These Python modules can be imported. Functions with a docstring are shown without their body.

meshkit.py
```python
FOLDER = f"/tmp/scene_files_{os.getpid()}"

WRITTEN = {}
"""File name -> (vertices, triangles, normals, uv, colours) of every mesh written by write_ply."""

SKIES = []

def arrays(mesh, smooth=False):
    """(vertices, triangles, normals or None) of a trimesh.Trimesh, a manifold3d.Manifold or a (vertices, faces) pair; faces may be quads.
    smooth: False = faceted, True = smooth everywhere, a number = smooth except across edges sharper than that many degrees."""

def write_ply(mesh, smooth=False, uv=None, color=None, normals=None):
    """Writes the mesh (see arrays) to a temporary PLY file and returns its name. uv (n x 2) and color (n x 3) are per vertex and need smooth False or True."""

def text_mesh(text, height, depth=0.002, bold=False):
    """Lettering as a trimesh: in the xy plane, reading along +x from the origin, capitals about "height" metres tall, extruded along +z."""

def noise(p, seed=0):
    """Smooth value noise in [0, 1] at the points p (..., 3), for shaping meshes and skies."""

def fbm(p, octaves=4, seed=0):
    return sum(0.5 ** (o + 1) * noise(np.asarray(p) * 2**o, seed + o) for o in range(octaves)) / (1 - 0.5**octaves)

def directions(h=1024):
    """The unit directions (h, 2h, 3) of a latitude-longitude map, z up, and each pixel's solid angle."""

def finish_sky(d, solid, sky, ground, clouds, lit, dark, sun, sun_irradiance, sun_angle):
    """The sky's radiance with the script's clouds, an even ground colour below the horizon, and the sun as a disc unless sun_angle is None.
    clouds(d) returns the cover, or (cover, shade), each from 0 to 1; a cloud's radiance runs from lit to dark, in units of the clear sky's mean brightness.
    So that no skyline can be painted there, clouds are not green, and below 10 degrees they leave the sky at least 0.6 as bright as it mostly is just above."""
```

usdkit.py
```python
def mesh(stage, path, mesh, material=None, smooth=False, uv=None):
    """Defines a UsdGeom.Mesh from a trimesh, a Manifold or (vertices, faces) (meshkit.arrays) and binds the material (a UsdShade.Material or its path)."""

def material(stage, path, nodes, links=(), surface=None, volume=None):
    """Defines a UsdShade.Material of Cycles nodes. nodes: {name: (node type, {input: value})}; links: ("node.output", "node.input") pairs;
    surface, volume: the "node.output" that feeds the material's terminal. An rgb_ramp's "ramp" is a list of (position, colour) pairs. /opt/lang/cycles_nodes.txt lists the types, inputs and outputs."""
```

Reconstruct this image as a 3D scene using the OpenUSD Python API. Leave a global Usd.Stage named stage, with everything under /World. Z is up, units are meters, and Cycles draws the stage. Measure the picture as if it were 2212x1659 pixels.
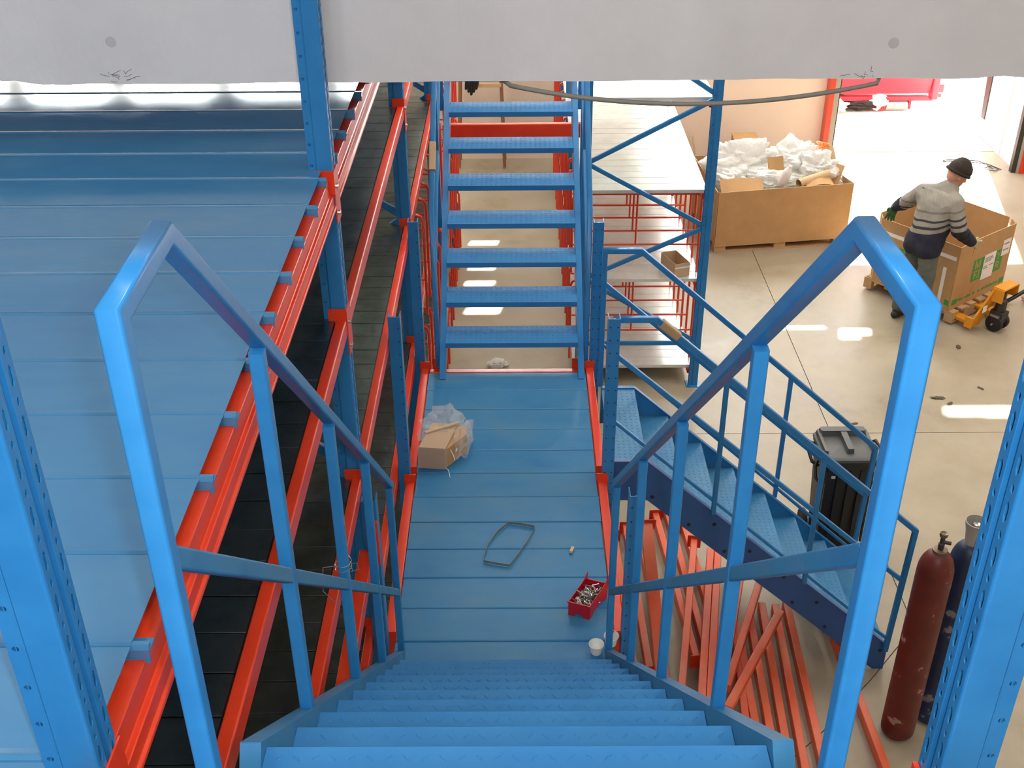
import math, random
import numpy as np, trimesh, usdkit, meshkit
import manifold3d as m3
from shapely.geometry import Polygon, box as sbox, LineString, Point
from shapely.ops import unary_union
from pxr import Usd, UsdGeom, UsdLux, UsdShade, Gf, Sdf

stage = Usd.Stage.CreateInMemory()
UsdGeom.SetStageUpAxis(stage, "Z"); UsdGeom.SetStageMetersPerUnit(stage, 1.0)
UsdGeom.Xform.Define(stage, "/World"); stage.SetDefaultPrim(stage.GetPrimAtPath("/World"))
UsdGeom.Scope.Define(stage, "/World/Looks")
RNG = random.Random(11)

# ------------------------------------------------------------------ camera, sky, sun, area lights, exposure
WALL_Y = 15.55
CAM = (0.0, 0.0, 5.66)
PITCH, YAW, ROLL = (math.radians(a) for a in (31.25, -.33, -.48))
F = np.array([math.sin(YAW)*math.cos(PITCH), math.cos(YAW)*math.cos(PITCH), -math.sin(PITCH)])
r0 = np.array([math.cos(YAW), -math.sin(YAW), 0]); u0 = np.cross(r0, F)
RV = math.cos(ROLL)*r0 + math.sin(ROLL)*u0; UV = -math.sin(ROLL)*r0 + math.cos(ROLL)*u0
def frame_op(prim, right, up, back, eye):
    m = Gf.Matrix4d(*right, 0, *up, 0, *back, 0, *eye, 1)
    UsdGeom.Xformable(prim).AddTransformOp().Set(m)
cam = UsdGeom.Camera.Define(stage, "/World/Camera")
frame_op(cam, RV, UV, -F, CAM)
cam.CreateHorizontalApertureAttr(36.0); cam.CreateVerticalApertureAttr(36.0*1659/2212)
cam.CreateFocalLengthAttr(36.0*2450/2212); cam.CreateClippingRangeAttr(Gf.Vec2f(.02, 200))
cam.CreateExposureAttr(0.85)

dome = UsdLux.DomeLight.Define(stage, "/World/SkyLight")
dome.CreateIntensityAttr(1.3); dome.CreateColorAttr(Gf.Vec3f(.86, .94, 1.0))
SUN = np.array([.15, .65, .75]); SUN /= np.linalg.norm(SUN)       # towards the sun
def look(prim, eye, to, up=(0, 0, 1)):                              # a light shines along its -z
    b = np.array(eye, float)-np.array(to, float); b /= np.linalg.norm(b)
    rr_ = np.cross(up, b); rr_ /= np.linalg.norm(rr_); frame_op(prim, rr_, np.cross(b, rr_), b, eye)
sun = UsdLux.DistantLight.Define(stage, "/World/SunLight")
sun.CreateIntensityAttr(80000); sun.CreateAngleAttr(.53); sun.CreateColorAttr(Gf.Vec3f(1, .95, .86))
look(sun, SUN*30, (0, 0, 0))
def rect(name, eye, to, w, h, power, col, up=(0, 0, 1)):
    l = UsdLux.RectLight.Define(stage, "/World/"+name)
    l.CreateWidthAttr(w); l.CreateHeightAttr(h); l.CreateIntensityAttr(power); l.CreateColorAttr(Gf.Vec3f(*col))
    look(l, eye, to, up); return l
for i, (x, y, pw) in enumerate(((-5.0, 7.0, 4.0), (-.1, 8.3, 8.0), (4.6, 8.6, 4.6), (9.2, 7.5, 4.5))):   # daylight strips in the hall's roof
    rect("RoofLight_%03d" % i, (x, y, 8.95), (x, y, 0), 1.0, 4.2 if i == 1 else 13, pw, (1, .95, .88), up=(0, 1, 0))
for i in range(7):                                                  # daylight through the high windows of the far wall
    x = -7.675+1.45*i; rect("WindowLight_%03d" % i, (x, WALL_Y-.02, 7.1), (x, 0, 3.5), .95, 1.0, 18.0, (.95, 1, .97))
rect("WindowLight_007", (2.95, WALL_Y-.02, 3.95), (2.95, 0, 1.5), 2.0, 1.8, 6.0, (1, 1, .96))
rect("StairLight", (-.5, -3.0, 8.9), (0, 2.0, 4.0), 2.5, 2.0, 14.0, (.93, .97, 1))   # the lamp over the stair head
rect("FlashLight", (.09, -.03, 5.70), (.09+F[0], -.03+F[1], 5.70+F[2]), .05, .03, 4200, (1, .98, .95))

# ------------------------------------------------------------------ materials
def mat(name, stops, scale=6, rough=.5, metal=0., bump=None, spec=.5, detail=4, coat=0., stretch=(1, 1, 1), coord="geometry.position", rvar=0.):
    """Principled with a noise-driven colour ramp; stops: one colour or [(pos, colour)...]"""
    nodes = {"p": ("principled_bsdf", {"roughness": rough, "metallic": metal, "specular_ior_level": spec, "coat_weight": coat, "coat_roughness": .15}),
             coord.split(".")[0]: (coord.split(".")[0], {}), "map": ("mapping", {"scale": stretch}), "n": ("noise_texture", {"scale": scale, "detail": detail, "roughness": .6})}
    links = [(coord, "map.vector"), ("map.vector", "n.vector")]
    if isinstance(stops[0], (int, float)):
        nodes["p"][1]["base_color"] = stops
    else:
        nodes["r"] = ("rgb_ramp", {"ramp": stops}); links += [("n.fac", "r.fac"), ("r.color", "p.base_color")]
    if rvar:
        nodes["mr"] = ("map_range", {"from_min": .3, "from_max": .7, "to_min": rough-rvar, "to_max": rough+rvar})
        links += [("n.fac", "mr.value"), ("mr.result", "p.roughness")]
    if bump:
        nodes["bn"] = ("noise_texture", {"scale": bump[0], "detail": 3}); nodes["b"] = ("bump", {"strength": bump[1], "distance": bump[2]})
        links += [("map.vector", "bn.vector"), ("bn.fac", "b.height"), ("b.normal", "p.normal")]
    return usdkit.material(stage, "/World/Looks/"+name, nodes, links, surface="p.BSDF")
BLUE = (.030, .165, .46)
M = {}
M["blue"] = mat("blue_paint", [(.3, (.020, .165, .41)), (.6, (.025, .190, .45)), (.8, (.038, .20, .44))], 9, .34, spec=.32, bump=(160, .05, .002))
M["blue_dusty"] = mat("blue_paint_dusty", [(.3, (.022, .155, .345)), (.5, (.034, .18, .36)), (.72, (.065, .195, .335))], 5, .42, spec=.22, bump=(120, .05, .002), rvar=.08, stretch=(.5, 1, 1))
M["tread_blue"] = mat("tread_blue_paint", [(.3, (.030, .175, .42)), (.7, (.040, .195, .42))], 6, .5, spec=.16)
M["deck_blue"] = mat("deck_blue_paint", [(.3, (.036, .175, .37)), (.55, (.048, .195, .38)), (.75, (.08, .21, .36))], 3, .14, spec=.8, rvar=.05, stretch=(.4, 1, 1))
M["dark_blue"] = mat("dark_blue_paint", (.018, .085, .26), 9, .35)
M["red"] = mat("red_paint", [(.3, (.66, .038, .010)), (.7, (.74, .052, .013))], 5, .3)
M["tube_red"] = mat("tube_red_paint", (.70, .05, .018), 5, .32)
M["orange"] = mat("orange_red_paint", [(.3, (.70, .080, .026)), (.55, (.70, .125, .05)), (.75, (.66, .21, .115))], 2.6, .38)
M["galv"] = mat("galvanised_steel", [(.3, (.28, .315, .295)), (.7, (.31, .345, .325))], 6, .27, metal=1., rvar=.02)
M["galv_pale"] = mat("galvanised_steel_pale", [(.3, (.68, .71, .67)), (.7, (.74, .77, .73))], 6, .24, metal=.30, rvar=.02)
M["slab"] = mat("grey_cast_concrete", [(.3, (.56, .56, .58)), (.7, (.62, .62, .64))], 2.2, .8, bump=(30, .15, .01))
M["floor"] = mat("power_floated_concrete", [(.28, (.25, .20, .138)), (.42, (.315, .265, .185)), (.58, (.36, .308, .222)), (.8, (.42, .365, .275))], 1.3, .42, detail=8, rvar=.1)
M["joint"] = mat("joint_filler", (.09, .075, .06), 5, .9)
M["wall"] = mat("peach_wall_paint", [(.3, (.82, .67, .55)), (.7, (.88, .73, .61))], 1.2, .75)
M["ceiling"] = mat("pale_roof_sheet", (.62, .62, .60), 2, .7)
M["yard"] = mat("yard_concrete", [(.3, (.60, .57, .52)), (.7, (.72, .69, .64))], 1.5, .9)
M["white_wall"] = mat("white_render", (.80, .80, .77), 2, .8)
M["card"] = mat("corrugated_card", [(.3, (.44, .255, .105)), (.7, (.50, .295, .130))], 7, .8, bump=(60, .08, .004))
M["card_pale"] = mat("pale_card", [(.3, (.52, .36, .20)), (.7, (.58, .41, .24))], 7, .8)
M["card_inside"] = mat("card_inner_face", (.42, .24, .10), 7, .85)
M["wood"] = mat("pallet_wood", [(.3, (.42, .26, .12)), (.7, (.52, .34, .17))], 18, .75, stretch=(.2, 1, 1))
M["old_wood"] = mat("brown_wood", (.24, .11, .045), 14, .6)
M["pale_wood"] = mat("pale_wood", (.62, .42, .20), 14, .6)
M["black"] = mat("black_plastic", (.012, .012, .013), 5, .42)
M["lid"] = mat("dark_grey_plastic", (.075, .080, .080), 5, .45)
M["rubber"] = mat("black_rubber", (.014, .013, .012), 20, .7)
M["yellow"] = mat("yellow_enamel", [(.3, (.78, .30, .010)), (.75, (.70, .27, .02))], 8, .4)
M["steel"] = mat("bare_steel", (.42, .41, .39), 20, .35, metal=.9)
M["zinc"] = mat("zinc_plated_steel", (.50, .49, .47), 20, .3, metal=.9)
M["dark_steel"] = mat("dark_steel", (.06, .055, .05), 20, .5, metal=.5)
M["cyl_red"] = mat("worn_dark_red_paint", [(.32, (.085, .010, .008)), (.56, (.12, .014, .010)), (.625, (.13, .020, .014)), (.65, (.32, .22, .18))], 7, .45, detail=6)
M["cyl_blue"] = mat("worn_navy_paint", [(.32, (.008, .018, .05)), (.62, (.012, .026, .07)), (.66, (.20, .19, .19))], 7, .45, detail=6)
M["brass"] = mat("dull_brass", (.17, .13, .09), 20, .45, metal=.6)
M["cap"] = mat("grey_valve_guard", (.34, .33, .29), 12, .5)
M["bin_red"] = mat("red_plastic", (.42, .006, .018), 5, .36)
M["cup"] = mat("white_paper_cup", (.80, .79, .75), 5, .5)
M["cable"] = mat("grey_cable_sheath", (.20, .195, .17), 5, .6)
M["strap"] = mat("steel_strap", (.20, .21, .17), 8, .5, metal=.3)
M["green"] = mat("green_print", (.045, .30, .055), 5, .7)
M["label"] = mat("paper_label", (.82, .78, .76), 5, .7)
M["print"] = mat("grey_print", (.32, .28, .29), 5, .7)
M["skip_red"] = mat("skip_red_paint", (.70, .02, .04), 5, .5)
M["grey_tyre"] = mat("grey_roller", (.33, .33, .31), 20, .7)
M["skin"] = mat("skin", (.55, .29, .20), 10, .5)
M["navy_knit"] = mat("navy_knit", (.014, .016, .030), 20, .95, bump=(120, .3, .008))
M["jeans"] = mat("grey_green_denim", [(.3, (.075, .085, .075)), (.7, (.13, .14, .12))], 9, .9)
M["beanie"] = mat("dark_brown_knit", (.030, .020, .016), 40, .95, bump=(150, .4, .01))
M["glove"] = mat("fawn_work_glove", (.42, .36, .22), 20, .85)
M["glove_green"] = mat("green_glove_palm", (.02, .10, .03), 20, .7)
M["boot"] = mat("black_boot", (.018, .016, .016), 10, .6)
M["cloth_dark"] = mat("dark_cloth", (.020, .014, .016), 20, .95)
M["tan_tape"] = mat("tan_parcel_tape", (.40, .27, .14), 12, .6)
def film(name, col, alpha, rough=.18, trans=.25):
    return usdkit.material(stage, "/World/Looks/"+name,
        {"p": ("principled_bsdf", {"base_color": col, "roughness": rough}), "t": ("transparent_bsdf", {"color": (.97, .97, .97)}), "l": ("translucent_bsdf", {"color": col}),
         "m": ("mix_closure", {"fac": trans}), "m2": ("mix_closure", {"fac": alpha})},
        [("p.BSDF", "m.closure1"), ("l.BSDF", "m.closure2"), ("t.BSDF", "m2.closure1"), ("m.closure", "m2.closure2")], surface="m2.closure")
M["film"] = film("clear_stretch_film", (.85, .85, .84), .24, .10)
M["poly"] = film("white_polythene", (.86, .86, .83), .86, .3, .35)
M["frost"] = usdkit.material(stage, "/World/Looks/frosted_pane", {"t": ("translucent_bsdf", {"color": (.8, .85, .85)}), "g": ("glossy_bsdf", {"color": (.9, .9, .9), "roughness": .15}), "m": ("mix_closure", {"fac": .08})},
                             [("t.BSDF", "m.closure1"), ("g.BSDF", "m.closure2")], surface="m.closure")

# ------------------------------------------------------------------ helpers
ORIG, USED = {"/World": np.zeros(3)}, {}
def numbered(parent, name):
    k = USED.get((parent, name), -1)+1; USED[(parent, name)] = k
    return f"{parent}/{name}" + (f"_{k:03d}" if k else "")
def custom(p, **kw):
    for k, v in kw.items():
        if v: p.SetCustomDataByKey(k, v)
    return p
def obj(name, mesh, m, parent="/World", smooth=False, **kw):
    """One mesh given in world coordinates, stored in its thing's own frame."""
    parent = str(parent.GetPath()) if hasattr(parent, "GetPath") else parent
    path = numbered(parent, name); o = ORIG[parent]; ORIG[path] = o
    v, f = (mesh.vertices, mesh.faces) if isinstance(mesh, trimesh.Trimesh) else mesh
    p = usdkit.mesh(stage, path, (np.asarray(v)-o, np.asarray(f)), m if not isinstance(m, str) else M[m], smooth=smooth).GetPrim()
    return custom(p, **kw)
def thing(name, label, category, at=(0, 0, 0), group=None):
    path = numbered("/World", name); x = UsdGeom.Xform.Define(stage, path); x.AddTranslateOp().Set(Gf.Vec3d(*map(float, at)))
    ORIG[path] = np.array(at, float)
    return custom(x.GetPrim(), label=label, category=category, group=group)
def single(name, mesh, m, label, category, at=None, group=None, smooth=False, kind=None):
    """A thing that is one mesh, with its origin at its base."""
    path = numbered("/World", name); v = np.asarray(mesh.vertices); o = np.array(at if at is not None else [*((v.min(0)+v.max(0))/2)[:2], v[:, 2].min()])
    g = usdkit.mesh(stage, path, (v-o, mesh.faces), M[m] if isinstance(m, str) else m, smooth=smooth); g.AddTranslateOp().Set(Gf.Vec3d(*map(float, o)))
    ORIG[path] = o
    return custom(g.GetPrim(), label=label, category=category, group=group, kind=kind)
def dup(root, at, rot=(0, 0, 0), label=None, group=None):
    was = root.GetCustomData(); path = numbered("/World", root.GetName().rstrip("0123456789").rstrip("_"))
    x = UsdGeom.Xform.Define(stage, path); p = x.GetPrim()
    p.GetReferences().AddInternalReference(root.GetPath()); p.SetInstanceable(True)
    x.ClearXformOpOrder(); t = p.GetAttribute("xformOp:translate")
    (t.Set(Gf.Vec3d(*map(float, at))) if t and t.IsValid() else None)
    ops = [UsdGeom.XformOp(t)] if t and t.IsValid() else [x.AddTranslateOp()]
    ops[0].Set(Gf.Vec3d(*map(float, at)))
    r_ = x.AddRotateXYZOp(); r_.Set(Gf.Vec3f(*map(float, rot))); x.SetXformOpOrder([ops[0], r_])
    return custom(p, label=label or was.get("label"), category=was.get("category"), group=group or was.get("group"))
V = lambda *a: np.array(a, float)
unit = lambda a: np.asarray(a, float)/np.linalg.norm(a)
cat = trimesh.util.concatenate
def rr(w, h, r=.004, k=3):
    """rounded rectangle, counter-clockwise"""
    r = min(r, w*.49, h*.49); out = []
    for cx, cy, a0 in ((w/2-r, h/2-r, 0), (-w/2+r, h/2-r, 90), (-w/2+r, -h/2+r, 180), (w/2-r, -h/2+r, 270)):
        for i in range(k+1):
            a = math.radians(a0+90*i/k); out.append((cx+r*math.cos(a), cy+r*math.sin(a)))
    return np.array(out)
def circle(r, n=10): return np.array([(r*math.cos(2*math.pi*i/n), r*math.sin(2*math.pi*i/n)) for i in range(n)])
def sweep(prof, pts, up=(0, 0, 1), closed=False):
    """convex profile (side, normal) carried along a polyline with mitred corners; 'up' picks the frame"""
    pts = [np.array(p, float) for p in pts]; n = len(pts)
    tans = [unit(pts[(i+1) % n]-pts[i]) for i in range(n if closed else n-1)]
    s = np.cross(tans[0], up); s = np.cross(tans[0], (1, 0, 0)) if np.linalg.norm(s) < 1e-6 else s; s = unit(s)
    V_, F_, k = [], [], len(prof)
    for i, p in enumerate(pts):
        a = tans[i-1] if (i > 0 or closed) else tans[0]; b = tans[i] if i < len(tans) else tans[-1]
        t = unit(a+b); c = max(.3, float(np.dot(t, b)))
        s2 = unit(s-np.dot(s, t)*t); nn = np.cross(s2, t)
        bend = b-a; bl = np.linalg.norm(bend); s = s2
        ring = np.array([p+q[0]*s2+q[1]*nn for q in prof])
        if bl > 1e-6:
            d = bend/bl; off = ring-p; ring = p+off+np.outer(off@d, d)*(1/c-1)
        V_.append(ring)
    m = n if closed else n-1
    for i in range(m):
        a0, b0 = i*k, ((i+1) % n)*k
        for j in range(k):
            j2 = (j+1) % k; F_ += [(a0+j, b0+j, b0+j2), (a0+j, b0+j2, a0+j2)]
    if not closed:
        for j in range(1, k-1): F_ += [(0, j, j+1), ((n-1)*k, (n-1)*k+j+1, (n-1)*k+j)]
    t = trimesh.Trimesh(np.vstack(V_), np.array(F_), process=False)
    if t.volume < 0: t.invert()
    return t
def bar(p, q, w, h, up=(0, 0, 1), r=.004, k=3): return sweep(rr(w, h, r, k), [p, q], up)
def tube(pts, r, n=8, closed=False, up=(.13, .21, .97)): return sweep(circle(r, n), pts, up, closed)
def box(x0, x1, y0, y1, z0, z1, r=0.):
    if r:
        c = V((x0+x1)/2, (y0+y1)/2, 0)
        d = [x1-x0, y1-y0, z1-z0]; ax = int(np.argmax(d)); o = [i for i in range(3) if i != ax]
        p = V((x0+x1)/2, (y0+y1)/2, (z0+z1)/2); q = p.copy(); p[ax] = (x0, y0, z0)[ax]; q[ax] = (x1, y1, z1)[ax]
        up = np.zeros(3); up[o[1]] = 1
        return bar(p, q, d[o[0]], d[o[1]], up, r)
    b = trimesh.creation.box((x1-x0, y1-y0, z1-z0)); b.apply_translation(((x0+x1)/2, (y0+y1)/2, (z0+z1)/2)); return b
def extrude(poly, axis, a, b):
    """2D polygon pushed along an axis from a to b. axis x: (y,z); y: (x,z); z: (x,y)"""
    polys = getattr(poly, "geoms", [poly]); out = []
    for g in polys:
        if g.is_empty or g.area < 1e-9: continue
        t = trimesh.creation.extrude_polygon(g, b-a, engine="earcut"); v = t.vertices
        w = {"x": np.c_[v[:, 2]+a, v[:, 0], v[:, 1]], "y": np.c_[v[:, 0], v[:, 2]+a, v[:, 1]], "z": np.c_[v[:, 0], v[:, 1], v[:, 2]+a]}[axis]
        t = trimesh.Trimesh(w, t.faces, process=False)
        if t.volume < 0: t.invert()
        out.append(t)
    return cat(out)
def lathe(prof, at, n=24, axis=None):
    """profile [(r, z)...] turned about z"""
    V_, F_ = [], []
    for r, z in prof:
        for j in range(n): V_.append((r*math.cos(2*math.pi*j/n), r*math.sin(2*math.pi*j/n), z))
    for i in range(len(prof)-1):
        for j in range(n):
            a, b = i*n+j, i*n+(j+1) % n; F_ += [(a, b, b+n), (a, b+n, a+n)]
    t = trimesh.Trimesh(V_, F_, process=False)
    if axis is not None: t.apply_transform(trimesh.geometry.align_vectors((0, 0, 1), unit(axis)))
    t.apply_translation(at); return t
def hull(spheres, n=10):
    pts = []
    for p, r in spheres:
        s = trimesh.creation.icosphere(1 if n < 12 else 2, r); pts.append(s.vertices+np.array(p))
    return trimesh.convex.convex_hull(np.vstack(pts))
def slot(cx, cy, w, h, k=6):
    return Polygon([(cx+w/2*math.cos(2*math.pi*(i+.5)/k), cy+h/2*math.sin(2*math.pi*(i+.5)/k)) for i in range(k)])
def rects(*a): return unary_union([sbox(*q) for q in a])
def diamonds(x0, x1, y0, y1, z, pitch=.034):
    """the raised lozenges of chequer plate"""
    nx, ny = int((x1-x0)/pitch), int((y1-y0)/pitch); V_, F_ = [], []
    base = np.array([(-.012, 0, 0), (0, -.0034, 0), (.012, 0, 0), (0, .0034, 0), (-.006, 0, .0018), (.006, 0, .0018)])
    fc = np.array([(0, 1, 4), (1, 5, 4), (1, 2, 5), (2, 3, 5), (3, 4, 5), (3, 0, 4)])
    for i in range(nx):
        for j in range(ny):
            a = math.radians(45 if (i+j) % 2 else -45); c, s = math.cos(a), math.sin(a)
            q = base@np.array([(c, s, 0), (-s, c, 0), (0, 0, 1)]); q = q+V(x0+(i+.5)*(x1-x0)/nx, y0+(j+.5)*(y1-y0)/ny, z)
            F_.append(fc+6*len(V_)); V_.append(q)
    return trimesh.Trimesh(np.vstack(V_), np.vstack(F_), process=False)

# ================================================================== THE SETTING
sl = sbox(-9, -6, 12, WALL_Y+.15)
for cut in [LineString([(2.8, -6), (2.8, 16)]), LineString([(-3.2, -6), (-3.2, 16)]), LineString([(8.8, -6), (8.8, 16)]), LineString([(-9, 8.45), (12, 8.45)]), LineString([(-9, 2.6), (12, 2.6)]),
            LineString([(2.8, 5.98), (2.35, 5.47), (1.9, 5.0), (1.2, 4.4)])]:
    sl = sl.difference(cut.buffer(.0035, cap_style=2))
fl = obj("floor", box(-9, 12, -6, WALL_Y+.15, -.2, -.012), "joint", kind="structure", label="dark bed under the beige concrete floor slabs")
for g in sl.geoms: obj("concrete_slab", extrude(g, "z", -.012, 0), "floor", fl)
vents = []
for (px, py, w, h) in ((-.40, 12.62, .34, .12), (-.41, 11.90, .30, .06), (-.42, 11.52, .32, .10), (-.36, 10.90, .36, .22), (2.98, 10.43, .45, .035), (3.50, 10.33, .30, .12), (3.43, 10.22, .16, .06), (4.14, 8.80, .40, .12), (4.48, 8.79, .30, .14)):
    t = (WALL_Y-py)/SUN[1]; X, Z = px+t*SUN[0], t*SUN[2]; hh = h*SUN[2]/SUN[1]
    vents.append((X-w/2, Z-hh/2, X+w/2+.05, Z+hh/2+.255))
wins = [(-8.3+1.45*i, 6.5, -7.05+1.45*i, 7.7) for i in range(7)]
DOOR = (4.36, 0, 6.88, 4.4)
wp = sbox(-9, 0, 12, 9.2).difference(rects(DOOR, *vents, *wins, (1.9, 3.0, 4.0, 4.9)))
obj("wall_far", extrude(wp, "y", WALL_Y, WALL_Y+.22), "wall", kind="structure")
for i, w in enumerate(wins+[(1.9, 3.0, 4.0, 4.9)]):
    x0, z0, x1, z1 = w
    fr = sbox(x0, z0, x1, z1).difference(rects((x0+.05, z0+.05, (x0+x1)/2-.02, z1-.05), ((x0+x1)/2+.02, z0+.05, x1-.05, z1-.05)))
    wn = obj("window_%d" % (i+1), extrude(fr, "y", WALL_Y+.06, WALL_Y+.12), "steel", kind="structure")
    obj("pane", box(x0+.05, (x0+x1)/2-.02, WALL_Y+.085, WALL_Y+.093, z0+.05, z1-.05), "frost", wn); obj("pane", box((x0+x1)/2+.02, x1-.05, WALL_Y+.085, WALL_Y+.093, z0+.05, z1-.05), "frost", wn)
obj("wall_left", box(-9.2, -9, -6, WALL_Y+.22, 0, 9.2), "wall", kind="structure")
obj("wall_right", box(12, 12.2, -6, WALL_Y+.22, 0, 9.2), "wall", kind="structure")
obj("wall_back", box(-9, 12, -6.2, -6, 0, 9.2), "wall", kind="structure")
obj("ceiling", box(-9.2, 12.2, -6.2, WALL_Y+.22, 9.2, 9.4), "ceiling", kind="structure")
# the concrete beam that crosses above the deck
def slab_mesh():
    xs = np.linspace(-9, 12, 420); lo = []
    for x in xs:
        z = 4.355+.010*(meshkit.fbm(V(x*6, 0, 0), 3, 5)-.5)
        for cx, d, w in ((-2.05, .016, .11), (-2.62, .014, .16), (1.9, .008, .05), (-2.3, .010, .2)): z += d*math.exp(-((x-cx)/w)**2)*(.5+meshkit.noise(V(x*25, 1, 0), 3))
        lo.append((x, z))
    return extrude(Polygon(lo+[(12, 6.3), (-9, 6.3)]), "y", 4.46, 5.86)
obj("trim_1", slab_mesh(), "slab", kind="structure", label="long grey cast concrete beam with a chipped lower edge crossing above the deck")
sb = stage.GetPrimAtPath("/World/trim_1")
for x, z in ((-1.575, 4.52), (1.47, 4.495)): obj("plaster_patch", lathe([(0, .0012), (.020, .001), (.023, 0)], (x, 4.4605, z), 18, (0, -1, 0)), mat("plaster_patch_%d" % (x > 0), (.46, .46, .47), 20, .9), sb)
sm, SR = [], random.Random(3)
for x, z, n in ((-1.56, 4.372, 16), (1.36, 4.362, 9), (-2.1, 4.37, 5)):
    for _ in range(n):
        a = V(x+SR.uniform(-.05, .05), 4.4597, z+SR.uniform(-.005, .025)); b = a+V(SR.uniform(-.04, .04), 0, SR.uniform(-.012, .02)); sm.append(tube([a, (a+b)/2+V(0, 0, SR.uniform(-.006, .006)), b], .0007, 4))
obj("scuff_marks", cat(sm), "dark_steel", sb, kind="stuff")
# door frame
d1 = obj("door_1", box(4.30, 4.37, 15.37, 15.58, 0, 4.4), "red", kind="structure", label="tall open loading doorway with a red and grey steel frame")
obj("door_jamb", box(4.371, 4.45, 15.42, 15.6, 0, 4.4), "cap", d1); obj("door_seal", box(4.451, 4.475, 15.46, 15.6, 0, 4.4), "black", d1)
obj("door_post", box(6.80, 6.862, 14.86, 14.94, 0, 4.4), "dark_steel", d1); obj("door_post_trim", box(6.863, 6.90, 14.84, 14.94, 0, 4.4), "cap", d1); obj("door_jamb", box(6.901, 7.02, 14.82, 14.98, 0, 4.4), "red", d1); obj("door_reveal", box(6.89, 7.02, 14.985, WALL_Y-.001, 0, 4.4), "white_wall", d1); obj("door_head", box(4.3, 6.88, 15.4, 15.6, 4.4, 4.55), "red", d1)
# the yard outside
obj("trim_2", box(-14, 20, WALL_Y+.22, 34, -.2, -.012), "yard", kind="structure", label="sunlit pale concrete yard outside the doorway")
yw = obj("trim_3", box(6.90, 7.3, WALL_Y+.23, 16.55, 0, 6), "white_wall", kind="structure", label="white rendered return wall at the right of the doorway")
obj("wall_corner_strip", extrude(Polygon([(16.3, .28), (16.42, .28), (16.5, 1.0), (16.48, 2.3), (16.34, 2.3)]), "x", 6.88, 6.899), "dark_steel", yw)
obj("trim_4", box(-6, 16, 27, 27.3, 0, 7), "white_wall", kind="structure", label="pale building wall at the far side of the yard")

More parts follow.
